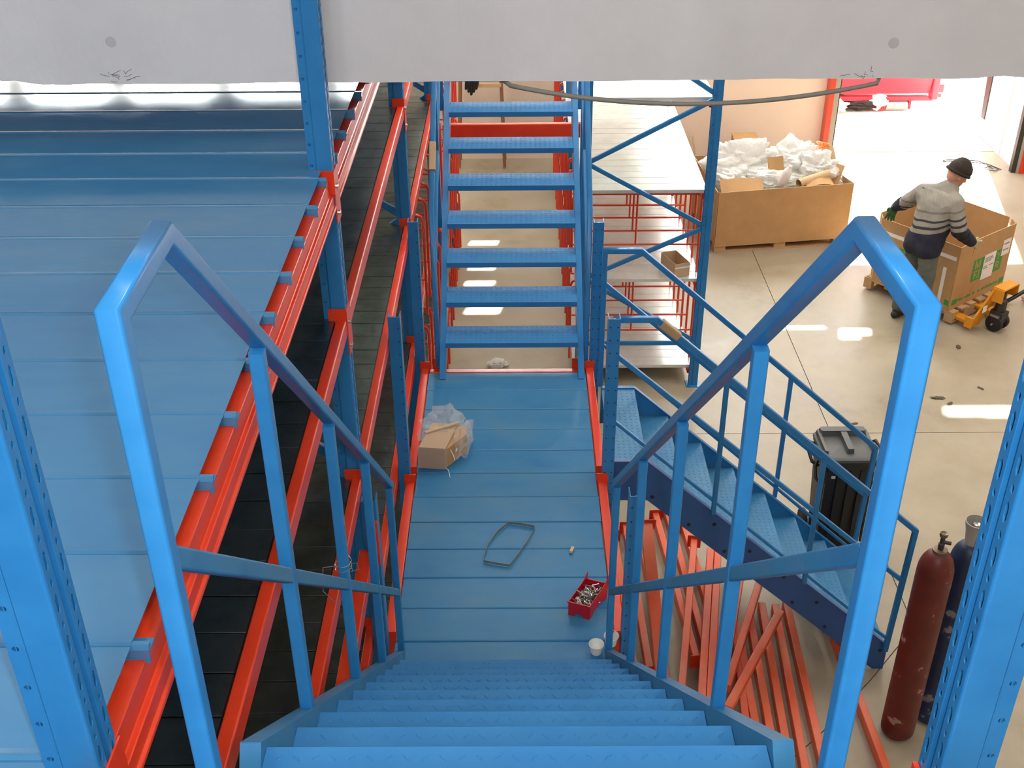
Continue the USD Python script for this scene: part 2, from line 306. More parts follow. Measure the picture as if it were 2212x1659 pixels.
# ================================================================== THE LEFT RACK
LX, LR = -.70, -1.66
UY = [1.322, 4.155, 6.98, 9.70, 12.45]
LEV = [3.48, 2.68, 1.80, .95]
def upright(x, y, z0, z1, s, holes=None, w=.085, d=.058):
    """perforated omega upright; its slotted face looks along s*x; y is the middle of that face. holes: z range that is punched"""
    h0, h1 = holes or (0, 0); P = .083
    q = .006; front = unary_union([sbox(y-w/2+q, z0, y-.010, z1), sbox(y+.010, z0, y+w/2-q, z1)]); fl = sbox(0, z0, .026, z1)
    if holes:
        cuts, rnd = [], []
        n = int((h1-h0)/P)
        for i in range(n):
            z = h0+(i+.5)*P
            for yy, off in ((y-.024, 0), (y+.024, .5)):
                cuts += [slot(yy, z+off*P, .013, .040), slot(yy, z+(off+.5)*P, .010, .016)]
            rnd.append(slot(.013, z, .012, .012, 10))
        front = front.difference(unary_union(cuts)); fl = fl.difference(unary_union(rnd))
    X = lambda a, b: (min(x-s*a, x-s*b), max(x-s*a, x-s*b))
    parts = [extrude(front, "x", *X(.0, .0025)), box(*X(.009, .0115), y-.011, y+.011, z0, z1)]
    for sg in (-1, 1):
        a, b = sorted((y+sg*.0095, y+sg*.0125)); parts.append(box(*X(.0026, .0115), a, b, z0, z1))
        arc = [(x-s*q+s*r_*math.cos(t), y+sg*(w/2-q)+sg*r_*math.sin(t)) for r_, ts in ((q, np.linspace(0, math.pi/2, 6)), (q-.0025, np.linspace(math.pi/2, 0, 6))) for t in ts]
        parts.append(extrude(Polygon(arc), "z", z0, z1))
        lip = [(0, q), (0, d), (.007, d+.006), (.007, d+.0085), (.0095, d+.0085), (.0095, d+.005), (.0025, d-.001), (.0025, q)]
        parts.append(extrude(Polygon([(x-s*b_, y+sg*(w/2-a_)) for a_, b_ in lip]), "z", z0, z1))
        ya, yb = sorted((y+sg*(w/2-.0095), y+sg*(w/2-.007)))
        e = extrude(fl, "y", ya, yb); v = e.vertices.copy(); v[:, 0] = x-s*(d+.0086)-s*v[:, 0]; e = trimesh.Trimesh(v, e.faces, process=False)
        if e.volume < 0: e.invert()
        parts.append(e)
    for sg in (-1, 1):
        a, b = sorted((y+sg*(w/2-.017), y+sg*(w/2-.018))); parts.append(box(*X(d+.0086, d+.034), a, b, z0, z1))
    parts.append(box(*X(d+.02, d+.022), y-w/2+.008, y+w/2-.008, z0, z1))
    return cat(parts)
rack = thing("shelving_rack", "tall blue and red steel rack carrying the blue deck left of the stairs", "rack", (-1.2, 7, 0))
for i, y in enumerate(UY):
    top = 6.6 if i < 2 else (4.07 if i < 4 else 3.6)
    hol = [(3.2, 6.5), (2.6, 6.5), (2.2, 3.9), None, None][i]
    obj("upright", upright(LX, y, 0, top, 1, hol), "blue", rack)
    obj("upright", upright(LR, y, 0, min(top, 4.07), -1), "blue", rack)
    zs = [2.72-1.14*2, 2.72-1.14, 2.72, 3.86]
    for z in zs:
        if z > .2 and z-.57 > 0: obj("brace", bar((LX-.07, y, z-.02), (LR+.07, y, z-.57), .03, .045, r=.006), "blue", rack, smooth=40)
        if z+.57 < min(top, 4.05): obj("brace", bar((LX-.07, y, z+.02), (LR+.07, y, z+.57), .03, .045, r=.006), "blue", rack, smooth=40)
        obj("bolt", lathe([(0, .008), (.011, .006), (.011, 0)], (LX-.073, y-.026, z), 8, (0, -1, 0)), "zinc", rack)
def step_beam(y0, y1):
    P = [(-.80, 4.085), (-.718, 4.085), (-.7165, 4.082), (-.7165, 4.026), (-.714, 4.022), (-.706, 4.022), (-.7035, 4.0195), (-.7035, 3.982), (-.698, 3.979), (-.6965, 3.976), (-.6965, 3.968), (-.70, 3.966), (-.80, 3.966)]
    return extrude(Polygon(P), "y", y0, y1)
def rack_beam(y0, y1, zt, x=LX, s=1, h=.075): return bar((x-s*.021, y0, zt-h/2), (x-s*.021, y1, zt-h/2), .042, h, r=.006)
def connector(parent, y, zt, s=1, x=LX, side=-1):
    """the hooked end plate that joins a beam to an upright"""
    a = box(min(x, x+s*.004), max(x, x+s*.004), y-.05, y+.05, zt-.17, zt+.045)
    b = box(min(x-s*.072, x+s*.004), max(x-s*.072, x+s*.004), y+side*.050-.002, y+side*.050+.002, zt-.045, zt+.05)
    c = [lathe([(0, .012), (.009, .010), (.009, 0)], (x+s*.003, y-.02, zt-q), 8, (s, 0, 0)) for q in (.02, .13)]
    p = obj("beam_connector", cat([a, b]), "red", parent)
    obj("connector_bolt", cat(c), "zinc", p)
for i in range(4):
    ya, yb = UY[i]+.05, UY[i+1]-.05
    if i < 1: obj("deck_beam", step_beam(ya, yb), "red", rack)
    elif i == 1: obj("deck_beam", step_beam(ya, yb), "red", rack)
    elif i == 2: obj("deck_beam", step_beam(ya, yb), "red", rack)
    for z in LEV+[.15]:
        obj("shelf_beam", rack_beam(ya, yb, z), "red", rack, smooth=40); obj("shelf_beam", rack_beam(ya, yb, z, LR, -1), "red", rack, smooth=40)
obj("deck_beam", step_beam(-1.4, UY[0]-.05), "red", rack)
for i, y in enumerate(UY[:4]):
    for z in ([4.07]+LEV if i < 3 else LEV): connector(rack, y, z)
# shelf panels: folded galvanised strips, each its own piece
for z, ya, yb in ((3.48, 1.4, 12.4), (2.68, 1.4, 12.4), (1.80, 2.6, 12.4), (.95, 4.2, 12.4)):
    n = int((yb-ya)/.1490)
    for k in range(n):
        y = ya+k*.149
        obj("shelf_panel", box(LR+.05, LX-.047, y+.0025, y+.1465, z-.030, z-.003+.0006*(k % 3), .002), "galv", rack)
def divider(x0, x1, y, zb, zt, mid):
    """U-shaped tube divider with a rail at 40 % of its height and one upright in its middle"""
    r = .011; c = .05
    pts = [(x0, y, zb), (x0, y, zt-c), (x0+.015, y, zt-.015), (x0+c, y, zt), (x1-c, y, zt), (x1-.015, y, zt-.015), (x1, y, zt-c), (x1, y, zb)]
    xm = mid
    return cat([tube(pts, r, 8, up=(0, 1, 0)), tube([(x0, y, zb+.36*(zt-zb)), (x1, y, zb+.36*(zt-zb))], r*.8, 8), tube([(xm, y, zb+.36*(zt-zb)), (xm, y, zt)], r*.8, 8, up=(0, 1, 0))])
for lo, hi in ((1.80, 2.58), (.95, 1.70), (.16, .86)):
    for k in range(17):
        y = 7.35+.3*k
        if min(abs(y-u) for u in UY) > .1: obj("tube_divider", divider(LR+.1, LX+.045, y, lo, hi, -1.1), "tube_red", rack, smooth=40)

# ------------------------------------------------------------------ the blue deck on top
deck = thing("upper_deck", "wide glossy blue plank deck on top of the left rack, under the concrete beam", "deck", (-2.5, 2.5, 4.12))
PIT = .2715
for k in range(-19, 24):
    yn = 4.570-PIT*k                                       # the near, rounded edge of the plank
    e = LX-.040+RNG.uniform(-.004, .004); cutb = .022
    prof = Polygon([(yn+.001, 4.075), (yn+.0005, 4.112), (yn+.004, 4.1185), (yn+.010, 4.1215), (yn+.018, 4.120), (yn+.030, 4.119), (yn+PIT-.001, 4.119), (yn+PIT-.001, 4.1175), (yn+.018, 4.117), (yn+.006, 4.112), (yn+.004, 4.075)])
    pl = obj("deck_plank", extrude(prof, "x", -4.4, e), "deck_blue", deck)
    tab = cat([extrude(Polygon([(yn-.001, 4.078), (yn-.001, 4.110), (yn+.006, 4.119), (yn+.016, 4.119), (yn+.016, 4.115), (yn+.003, 4.108), (yn+.003, 4.078)]), "x", e-.004, e+.030+.004*(k % 2)), box(e-.03, e+.027, yn-.002, yn+.055, 4.086, 4.090)])
    obj("end_tab", tab, "deck_blue", pl)
for x in (-4.3,):
    for y in (1.0, 4.6, 9.2): obj("deck_post", box(x-.05, x+.05, y-.05, y+.05, 0, 4.07, .01), "blue", deck)
obj("edge_beam", box(-4.35, -4.25, -1.4, 9.6, 3.95, 4.074), "red", deck); obj("edge_beam", box(-1.72, -1.66, -1.4, 9.6, 3.95, 4.074), "red", deck)

# ------------------------------------------------------------------ the upright in front on the right
ru = thing("rack_upright", "single blue perforated rack upright standing in front at the right of the stairs", "rack upright", (.72, 1.322, 0))
obj("post", upright(.70, 1.322, 0, 6.6, -1, (3.2, 6.5)), "blue", ru)
obj("base_plate", box(.66, .83, 1.25, 1.39, 0, .008), "blue", ru)
obj("rivet_cap", lathe([(0, .006), (.010, .005), (.013, 0)], (.80, 1.284, 4.49), 12, (0, -1, 0)), "zinc", ru)
obj("bracket", box(.690, .699, 1.285, 1.36, 3.96, 4.055), "red", ru)

# ================================================================== THE WALKWAY
ZP = 1.72
walk = thing("walkway", "blue plank walkway between the two facing stairs on red side beams", "walkway", (-.07, 5.3, 0))
for k in range(12):
    y1 = 6.645-.2335*k; y0 = y1-.2335; e0, e1 = -.600+RNG.uniform(-.003, .003), .460+RNG.uniform(-.003, .003)
    dz = RNG.uniform(-.0012, .0012)
    prof = Polygon([(y0+.0015, ZP-.04), (y0+.0015, ZP-.006), (y0+.004, ZP-.0015), (y0+.009, ZP), (y1-.006, ZP), (y1-.002, ZP-.003), (y1-.001, ZP-.04)])
    m_ = extrude(prof, "x", e0, e1); m_.apply_translation((0, 0, dz)); obj("walkway_plank", m_, "blue_dusty", walk)
WP = [(-.665, 4.05, 2.62), (-.665, 5.43, 2.81), (-.665, 6.74, 2.80), (.525, 4.05, 2.64), (.525, 5.43, 2.79), (.525, 6.74, 2.79)]
def post(x, y, z1):
    """open C-section post with a row of punched holes and a rib"""
    o = Polygon([(-.033, -.036), (.033, -.036), (.033, .036), (.028, .036), (.028, -.030), (.006, -.030), (.006, -.024), (-.006, -.024), (-.006, -.030), (-.028, -.030), (-.028, .036), (-.033, .036)])
    from shapely import affinity
    return extrude(affinity.translate(o, x, y), "z", 0, z1)
for x, y, z1 in WP:
    p = obj("walkway_post", post(x, y, z1), "blue", walk)
    hs = [lathe([(0, .0012), (.0045, .001), (.0045, 0)], (x+dx, y-.0362, z), 6, (0, -1, 0)) for z in np.arange(ZP-.9, z1-.05, .08) for dx in ((-.020, .020) if x > 0 else (.022,))]
    obj("punched_holes", cat(hs), "black", p, kind="stuff")
for x, s in ((-.632, -1), (.492, 1)):
    for ya, yb in ((4.09, 5.39), (5.47, 6.70)):
        obj("side_beam", bar((x, ya, ZP-.045), (x, yb, ZP-.045), .052, .10, r=.006), "red", walk, smooth=40)
        for y in (ya, yb): obj("beam_connector", box(x-.034, x+.034, y-.0045, y+.0045, ZP-.14, ZP+.055), "red", walk)
obj("end_beam", bar((-.60, 6.70, ZP-.06), (.46, 6.70, ZP-.06), .05, .09, r=.006), "red", walk, smooth=40)
for x in (-.55, .40): obj("end_bracket", box(x-.025, x+.025, 6.73, 6.736, ZP-.10, ZP+.06), "red", walk)

obj("guard_beam", bar((-.690, 2.55, 2.32), (-.690, 4.005, 2.32), .062, .07, r=.005), "red", walk, smooth=40)
obj("guard_post", box(-.72, -.66, 2.48, 2.545, 0, 2.36, .006), "blue", walk); obj("hook_plate", box(-.640, -.628, 3.985, 4.012, 2.28, 2.52, .004), "red", walk)
# ================================================================== STAIRS
def stair_y(name, label, at, cx, half, noses, depth, lip, string, rails, bal, tube_w=.034, up=1, seal=None):
    """a stair whose treads run along x. noses: [(y, z)] of each tread's front edge; string: [(y,z),(y,z)] top line of the stringers"""
    st = thing(name, label, "stairs", at)
    for (y, z) in noses:
        c = cx(y); ya, yb = sorted((y, y+up*depth))
        fr = (ya, ya+.004) if up > 0 else (yb-.004, yb)
        bk = (yb-.004, yb) if up > 0 else (ya, ya+.004)
        m_ = cat([box(c-half, c+half, ya, yb, z-.004, z), box(c-half, c+half, *fr, z-lip, z-.004), box(c-half, c+half, *bk, z-.03, z-.004), diamonds(c-half+.01, c+half-.01, ya+.01, yb-.008, z)])
        obj("tread", m_, "tread_blue", st)
    (ya, za), (yb, zb) = string[:2]; hgt = string[2]
    t = unit((yb-ya, zb-za)); n = V(-t[1], t[0]); n = n if n[1] > 0 else -n
    pg = Polygon([(ya-3*t[0]*.05, za-3*t[1]*.05), (yb, zb), (yb-n[0]*hgt, zb-n[1]*hgt), (ya-n[0]*hgt-3*t[0]*.05, za-n[1]*hgt-3*t[1]*.05)]).intersection(sbox(-9, ZP+.001, 20, 20))
    pg = pg.buffer(-.004).buffer(.004, quad_segs=3)
    for s in (-1, 1):
        e = extrude(pg, "x", -.020, .020); v = e.vertices.copy(); v[:, 0] += np.array([cx(y) for y in v[:, 1]])+s*(half+.021)
        obj("stringer", trimesh.Trimesh(v, e.faces, process=False), "blue_dusty" if seal else "blue", st, smooth=35)
    return st
NCX = lambda y: -.0242*(y-1.235)
ns = stair_y("staircase", "near blue steel staircase leading down from the camera to the walkway", (-.06, 2.6, ZP), NCX, .478,
             [(3.977-.248*k, ZP+.222*k) for k in range(1, 11)], -.255, .05, [(4.02, ZP+.0), (1.47, 3.985), .19], None, None, up=1, seal=True)
H = .498
def near_rail(s, nm):
    X = lambda y: NCX(y)+s*H
    P = lambda y, z: V(X(y), y, z)
    w = .034
    zt = lambda y: 5.005-(y-1.47)*(5.005-2.690)/(4.04-1.47)
    top = sweep(rr(w, w, .006), [P(1.235, 3.62), P(1.235, 5.012), P(1.485, 5.012), P(4.05, zt(4.05))], up=(s, 0, 0) if False else (0, 1, .01))
    hr = obj("handrail", top, "blue", ns, smooth=40)
    zs = lambda y: ZP+(4.02-y)*(3.985-ZP)/(4.02-1.47)
    for y in (4.0, 3.32, 2.665, 1.95): obj("baluster", bar(P(y, zs(y)-.01), P(y, zt(y)-.016), w*.92, w*.92, up=(0, 1, 0), r=.005), "blue", hr, smooth=40)
    obj("mid_rail", bar(P(4.02, 2.085), P(1.252, 4.615), w*.8, w, up=(0, 0, 1), r=.005), "blue_dusty", hr, smooth=40)
near_rail(-1, "left"); near_rail(1, "right")
# landing at the head of the near stair
ld = thing("stair_landing", "blue plank landing at the head of the near staircase", "landing", (0, .6, 4.0))
for k in range(5): obj("landing_plank", box(-.69, .69, 1.244-.2335*(k+1)+.001, 1.244-.2335*k-.001, 4.10, 4.158, .004), "deck_blue", ld)
for x in (-.66, .66): obj("landing_beam", box(x-.025, x+.025, .08, 1.24, 3.99, 4.099), "red", ld)

FCX = lambda y: -.038
fs = stair_y("staircase", "far blue steel staircase climbing away from the walkway's far end", (-.04, 7.6, ZP), FCX, .4465,
             [(6.674+.218*k, 1.933+.195*k) for k in range(0, 9)], .245, .036, [(6.62, ZP-.02+.09), (8.62, ZP+.07+2.0*.8945), .19], None, None, up=1)
def far_rail(s):
    X = -.038+s*.505; w = .034; zn = lambda y: 1.84+(y-6.674)*.8945
    P = lambda y, z: V(X, y, z)
    hr = obj("handrail", sweep(rr(w, w, .006), [P(6.74, 1.72), P(6.74, 2.86), P(8.70, 2.86+1.96*.8945)], up=(0, 1, .01)), "blue", fs, smooth=40)
    for y in (7.45, 8.15, 8.68): obj("baluster", bar(P(y, zn(y)-.09), P(y, 2.85+(y-6.74)*.8945-.015), w*.9, w*.9, up=(0, 1, 0), r=.005), "blue", hr, smooth=40)
    obj("mid_rail", bar(P(6.74, 2.37), P(8.7, 2.37+1.96*.8945), w*.8, w, r=.005), "blue", hr, smooth=40)
    if s < 0: obj("tape_wrap", bar(P(6.95, 3.05), P(7.10, 3.184), .044, .044, r=.008), "tan_tape", hr, smooth=40, label="tan tape wrapped round the rail")
far_rail(-1); far_rail(1)

# side stair, going down to the right
ss = thing("staircase", "blue steel side staircase leading down from the walkway to the hall floor", "stairs", (1.6, 6.0, 0))
SY0, SY1 = 5.58, 6.45
obj("top_plate", cat([box(.555, .775, SY0+.03, SY1-.03, ZP-.006, ZP), diamonds(.565, .77, SY0+.035, SY1-.035, ZP)]), "blue_dusty", ss)
for k in range(1, 8):
    x1 = .77+.24*k; z = ZP-.215*k
    obj("tread", cat([box(x1-.262, x1, SY0+.03, SY1-.03, z-.005, z), box(x1-.004, x1, SY0+.03, SY1-.03, z-.045, z-.005), box(x1-.262, x1-.258, SY0+.03, SY1-.03, z-.005, z+.03), diamonds(x1-.25, x1-.008, SY0+.035, SY1-.035, z)]), "blue_dusty", ss)
for y in (SY0, SY1):
    sp = Polygon([(.555, ZP+.005), (.775, ZP+.005), (2.465, ZP+.005-1.69*.895), (2.465, 0), (2.395, 0), (.79, 1.435), (.555, 1.435)])
    ya, yb = (y, y+.008) if y == SY0 else (y-.008, y)
    web = extrude(sp, "y", ya, yb)
    fa = sweep(rr(.034, .007, .002), [V(.555, y+(.013 if y == SY0 else -.013), ZP+.004), V(.775, y+(.013 if y == SY0 else -.013), ZP+.004), V(2.465, y+(.013 if y == SY0 else -.013), ZP+.004-1.69*.895)], up=(0, 0, 1))
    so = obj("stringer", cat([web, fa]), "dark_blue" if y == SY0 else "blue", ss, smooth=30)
    bl = [lathe([(0, .006), (.012, .005), (.012, 0)], (.77+.24*k-dx, y-.0005, ZP-.215*k-.045), 8, (0, -1, 0)) for k in range(1, 8) for dx in (.03, .19)] if y == SY0 else []
    if bl: obj("bolt_heads", cat(bl), "black", so, kind="stuff")
def side_rail(y, posts, zt0, tape):
    w = .034; P = lambda x, z: V(x, y, z)
    zt = lambda x: zt0-(x-.775)*.882
    hr = obj("handrail", sweep(rr(w, w, .006), [P(.55, ZP), P(.55, zt0), P(.775, zt0), P(2.47, zt(2.47)), P(2.445, .19)], up=(.01, 0, 1)), "blue", ss, smooth=40)
    zb = lambda x: ZP+.005-(x-.775)*.895
    for x in posts: obj("baluster", bar(P(x, zb(x)), P(x, zt(x)-.016), w*.85, w*.85, up=(0, 1, 0), r=.005), "blue", hr, smooth=40)
    obj("mid_rail", bar(P(.55, zt0-.31+.09), P(2.455, zt(2.455)-.42), w*.8, w*.85, r=.005), "blue", hr, smooth=40)
    obj("low_rail", bar(P(.55, zt0-.66), P(2.45, zb(2.45)+.06), w*.6, w*.6, r=.004), "blue", hr, smooth=40)
    if tape: obj("tape_wrap", bar(P(.80, zt(.80)), P(.90, zt(.90)), .05, .05, r=.01), "tan_tape", hr, smooth=40, label="tan card and tape wrapped round the bend")
side_rail(SY0-.02, (1.20, 1.83), 2.70, True); side_rail(SY1+.02, (1.82,), 2.70, False)

# ================================================================== THE RIGHT RACK
rk = thing("shelving_rack", "blue and red steel rack with pale empty shelves right of the far stairs", "rack", (1.12, 12.2, 0))
RX0, RX1 = .545, 1.72
for y in (9.305, 12.2, 15.1):
    obj("upright", upright(RX0, y, 0, 3.35, -1), "blue", rk); obj("upright", upright(RX1, y, 0, 3.35, 1, (.2, 3.2) if y < 10 else None, w=.06, d=.05), "blue", rk)
    zs = [(RX1-.045, 2.785), (RX0+.06, 2.225), (RX1-.045, 1.63), (RX0+.06, 1.13), (RX1-.045, .47)]
    if y > 10: continue
    for a, b in zip(zs, zs[1:]): obj("brace", bar((a[0], y, a[1]), (b[0], y, b[1]), .026, .040, r=.005), "blue", rk, smooth=40)
    obj("brace", bar((RX1-.045, y, 2.81), (1.2, y, 3.12), .026, .040, r=.005), "blue", rk, smooth=40)
    obj("brace", bar((RX0+.06, y, .455), (RX1-.045, y, .455), .026, .040, r=.005), "blue", rk, smooth=40)
    for q in zs[::2]: obj("bolt", lathe([(0, .008), (.012, .006), (.012, 0)], (q[0]+.01, y-.021, q[1]), 8, (0, -1, 0)), "zinc", rk)
    obj("foot_plate", box(RX1-.11, RX1+.03, y-.06, y+.06, 0, .008), "blue", rk)
for z in (.19, 1.10, 1.96, 2.78):
    for k in range(39 if z < 2.5 else 17):
        y = 9.35+.15*k
        if min(abs(y+.075-u) for u in (12.2,)) < .08 and False: continue
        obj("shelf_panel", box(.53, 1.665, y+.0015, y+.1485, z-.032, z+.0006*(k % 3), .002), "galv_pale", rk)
    for xb in (.565, 1.64): obj("shelf_beam", box(xb-.02, xb+.02, 9.34, 15.1 if z < 2.5 else 11.9, z-.085, z-.034, .004), "red", rk)
for lo, hi in ((.19, 1.02), (1.10, 1.865)):
    for k in range(17 if hi < 2.5 else 8):
        y = 9.50+.31*k
        if abs(y-12.2) > .08: obj("tube_divider", divider(.50, 1.655, y, lo+.001, hi, 1.08), "tube_red", rk, smooth=40)
cb = single("cross_beam", bar((-.62, 9.31, 2.52), (.54, 9.31, 2.52), .05, .125, r=.012), "red", "red beam crossing the aisle between the two racks behind the far stairs", "beam", smooth=40)

# ================================================================== THINGS ON THE FLOOR
def beam_thing(p, q, label, w=.050, h=.085, plate=True):
    p, q = V(*p), V(*q); lo = p if p[2] < q[2] else q
    t = thing("rack_beam", label, "beam", (*((p+q)/2)[:2], min(p[2], q[2])-h/2), "loose rack beams under the side stair")
    obj("channel", bar(p, q, w, h, r=.006), "orange", t, smooth=40)
    if plate:
        d = unit(q-p); s = unit(np.cross(d, (0, 0, 1)))
        for c in (p, q):
            a = bar(c-.002*d, c+.002*d, w+.05, h+.05, r=.004); obj("end_plate", a, "red", t)
# on the floor, right group (parallel), then the ones lying across them, then the left group
Zf = .0425
for (p, q), lab in zip([((1.925, 6.17, Zf), (1.850, 4.60, Zf)), ((1.840, 6.13, Zf), (1.728, 4.58, Zf)), ((1.745, 6.15, Zf), (1.640, 4.60, Zf)), ((1.640, 6.05, Zf), (1.560, 4.62, Zf)), ((1.535, 5.95, Zf), (1.480, 4.64, Zf))],
                       ["orange red rack beam on the floor, first from the right of the parallel row", "orange red rack beam on the floor, second from the right of the parallel row", "orange red rack beam on the floor, third from the right of the parallel row",
                        "orange red rack beam on the floor, fourth from the right of the parallel row", "orange red rack beam on the floor, fifth from the right of the parallel row"]):
    beam_thing(p, q, lab, .052, .085, False)
beam_thing((2.195, 5.85, Zf), (2.235, 4.40, Zf), "lone orange red beam on the floor left of the dark red gas cylinder", .05, .085, False)
beam_thing((1.335, 6.75, .155), (1.03, 5.15, .155), "pale dusty beam lying on the others, left of the broad double beam", .05, .06)
bt = thing("rack_beam", "broad double beam lying lengthwise on top of the loose beams", "beam", (1.32, 5.9, .086), "loose rack beams under the side stair")
for dx in (0, .056): obj("channel", bar((1.445+dx, 6.65, .128), (1.155+dx, 5.10, .128), .053, .083, r=.006), "orange", bt, smooth=40)
beam_thing((1.830, 5.97, .150), (1.300, 5.00, .245), "bright red beam leaning diagonally across the parallel row of beams", .055, .05, False)
beam_thing((1.750, 6.30, .13), (1.350, 5.28, .13), "orange red beam lying aslant just left of the diagonal one", .05, .07, False)
beam_thing((1.640, 6.42, .13), (1.380, 5.50, .10), "short orange red beam aslant beside the broad double beam", .05, .06, False)
beam_thing((1.095, 7.20, Zf), (1.205, 5.60, Zf), "orange beam on the floor behind the third post of the right handrail")
beam_thing((1.190, 7.25, Zf), (1.290, 5.60, Zf), "orange beam on the floor with its end plate under the side stair's middle")
beam_thing((1.305, 7.05, Zf), (1.400, 5.60, Zf), "orange beam on the floor between the pale beam and the double beam", .05, .08)
beam_thing((.745, 6.95, Zf), (.775, 5.40, Zf), "orange beam on the floor closest to the walkway's right side")
beam_thing((.845, 7.05, Zf), (.875, 5.50, Zf), "orange beam on the floor, second from the walkway's right side")
beam_thing((.955, 7.00, Zf), (.975, 5.30, Zf), "orange beam on the floor, third from the walkway's right side")
beam_thing((1.56, 6.45, Zf-.0), (1.44, 5.05, Zf), "orange beam on the floor under the aslant beams", .05, .08, False)
# the big bright beam leaning against the walkway
beam_thing((.915, 6.42, .585), (.925, 5.05, .15), "wide bright red beam leaning up beside the walkway's right side", .085, .06)

def gas_cylinder(name, label, x, y, m, h, cap):
    t = thing(name, label, "gas cylinder", (x, y, 0)); R = .103
    pr = [(0, .006), (R*.55, 0), (R*.85, .008), (R*.98, .03), (R, .06), (R, h-.18)] + [(R*math.cos(a)*.80+R*.20 if a < 1.2 else R*.20+R*.8*math.cos(a), h-.18+.155*math.sin(a)) for a in np.linspace(.15, 1.28, 9)]
    obj("body", lathe(pr+[(.034, h-.022), (0, h-.02)], (x, y, 0), 32), m, t, smooth=50)
    obj("neck_ring", lathe([(.036, h-.06), (.042, h-.055), (.042, h-.012), (.036, h-.008), (0, h-.008)], (x, y, 0), 20), "brass", t, smooth=40)
    v = obj("valve", cat([lathe([(.016, h-.01), (.018, h+.03), (.013, h+.035), (.013, h+.08), (.012, h+.085), (0, h+.085)], (x, y, 0), 14), tube([(x, y, h+.045), (x+.045, y-.02, h+.045)], .011, 10)]), "dark_steel" if not cap else "zinc", t, smooth=40)
    obj("handwheel", lathe([(.004, h+.085), (.021, h+.082), (.024, h+.092), (.021, h+.106), (.010, h+.100), (0, h+.102)], (x, y, 0), 16), "zinc" if cap else "brass", v, smooth=40)
    if cap:
        n = 30; V_, F_ = [], []
        for j in range(n+1):
            a = math.radians(-70+250*j/n)+math.radians(80)
            for r_, z in ((.043, h-.03), (.052, h+.05), (.068, h+.125), (.062, h+.125), (.047, h+.05), (.039, h-.03)): V_.append((x+r_*math.cos(a), y+r_*math.sin(a), z))
        for j in range(n):
            for k in range(6): a, b = j*6+k, j*6+(k+1) % 6; F_ += [(a, a+6, b+6), (a, b+6, b)]
        for j in (0, n): F_ += [tuple(j*6+q for q in t_) for t_ in ((0, 1, 4), (0, 4, 5), (1, 2, 3), (1, 3, 4))]
        obj("valve_guard", trimesh.Trimesh(V_, F_, process=False), "cap", t)
    return t
gas_cylinder("gas_cylinder", "dark red gas cylinder with chipped paint standing on the floor at the right", 2.402, 5.035, "cyl_red", 1.50, False)
gas_cylinder("gas_cylinder", "dark blue gas cylinder with an open valve guard behind the red one", 2.640, 5.165, "cyl_blue", 1.46, True)

# black wheeled bin
wb = thing("waste_bin", "black plastic bin with a grey lid standing beyond the side stair", "bin", (2.46, 7.0, 0))
BX, BY = 2.425, 6.93
def frustum(x, y, w0, d0, w1, d1, z0, z1, r=.03):
    a, b = rr(w0, d0, r), rr(w1, d1, r*1.2); n = len(a)
    V_ = [(x+p[0], y+p[1], z0) for p in a]+[(x+p[0], y+p[1], z1) for p in b]+[(x, y, z0), (x, y, z1)]; F_ = []
    for j in range(n): j2 = (j+1) % n; F_ += [(j, j2, n+j2), (j, n+j2, n+j), (2*n, j2, j), (2*n+1, n+j, n+j2)]
    return trimesh.Trimesh(V_, F_, process=False)
obj("body", cat([frustum(BX, BY, .30, .27, .385, .36, .0, .86), frustum(BX, BY, .405, .38, .41, .385, .86, .885)]+[box(BX-.17+.083*i, BX-.157+.083*i, BY-.185, BY-.165, .15, .80) for i in range(5)]), "black", wb, smooth=40)
lidm = cat([frustum(BX, BY, .415, .39, .41, .385, .886, .905), frustum(BX, BY, .405, .38, .35, .33, .905, .922), frustum(BX, BY+.14, .36, .085, .33, .06, .915, .965, .015),
            frustum(BX-.175, BY+.02, .035, .30, .022, .29, .915, .945, .01), frustum(BX+.175, BY+.02, .035, .30, .022, .29, .915, .945, .01), frustum(BX+.0, BY+.0, .055, .26, .045, .25, .915, .962, .01)])
obj("lid", lidm, "lid", wb, smooth=30)
for s, nm in ((-1, "side_handle"), (1, "side_handle")):
    x = BX+s*.20
    obj(nm, cat([tube([(x, BY+.13, .84), (x+s*.055, BY+.12, .87), (x+s*.07, BY+.03, .86), (x+s*.05, BY-.05, .80), (x, BY-.06, .77)], .012, 8), tube([(x, BY-.03, .80), (x+s*.03, BY-.08, .78), (x+s*.03, BY-.13, .71), (x-s*.01, BY-.14, .66)], .012, 8)]), "black", wb, smooth=40)
obj("sticker", box(BX-.13, BX-.10, BY-.179, BY-.1775, .735, .760), "label", wb, label="small pale sticker")
for s in (-1, 1): obj("wheel", lathe([(0, -.02), (.09, -.02), (.10, -.01), (.10, .01), (.09, .02), (0, .02)], (BX+s*.19, BY+.15, .10), 20, (1, 0, 0)), "rubber", wb, smooth=40)

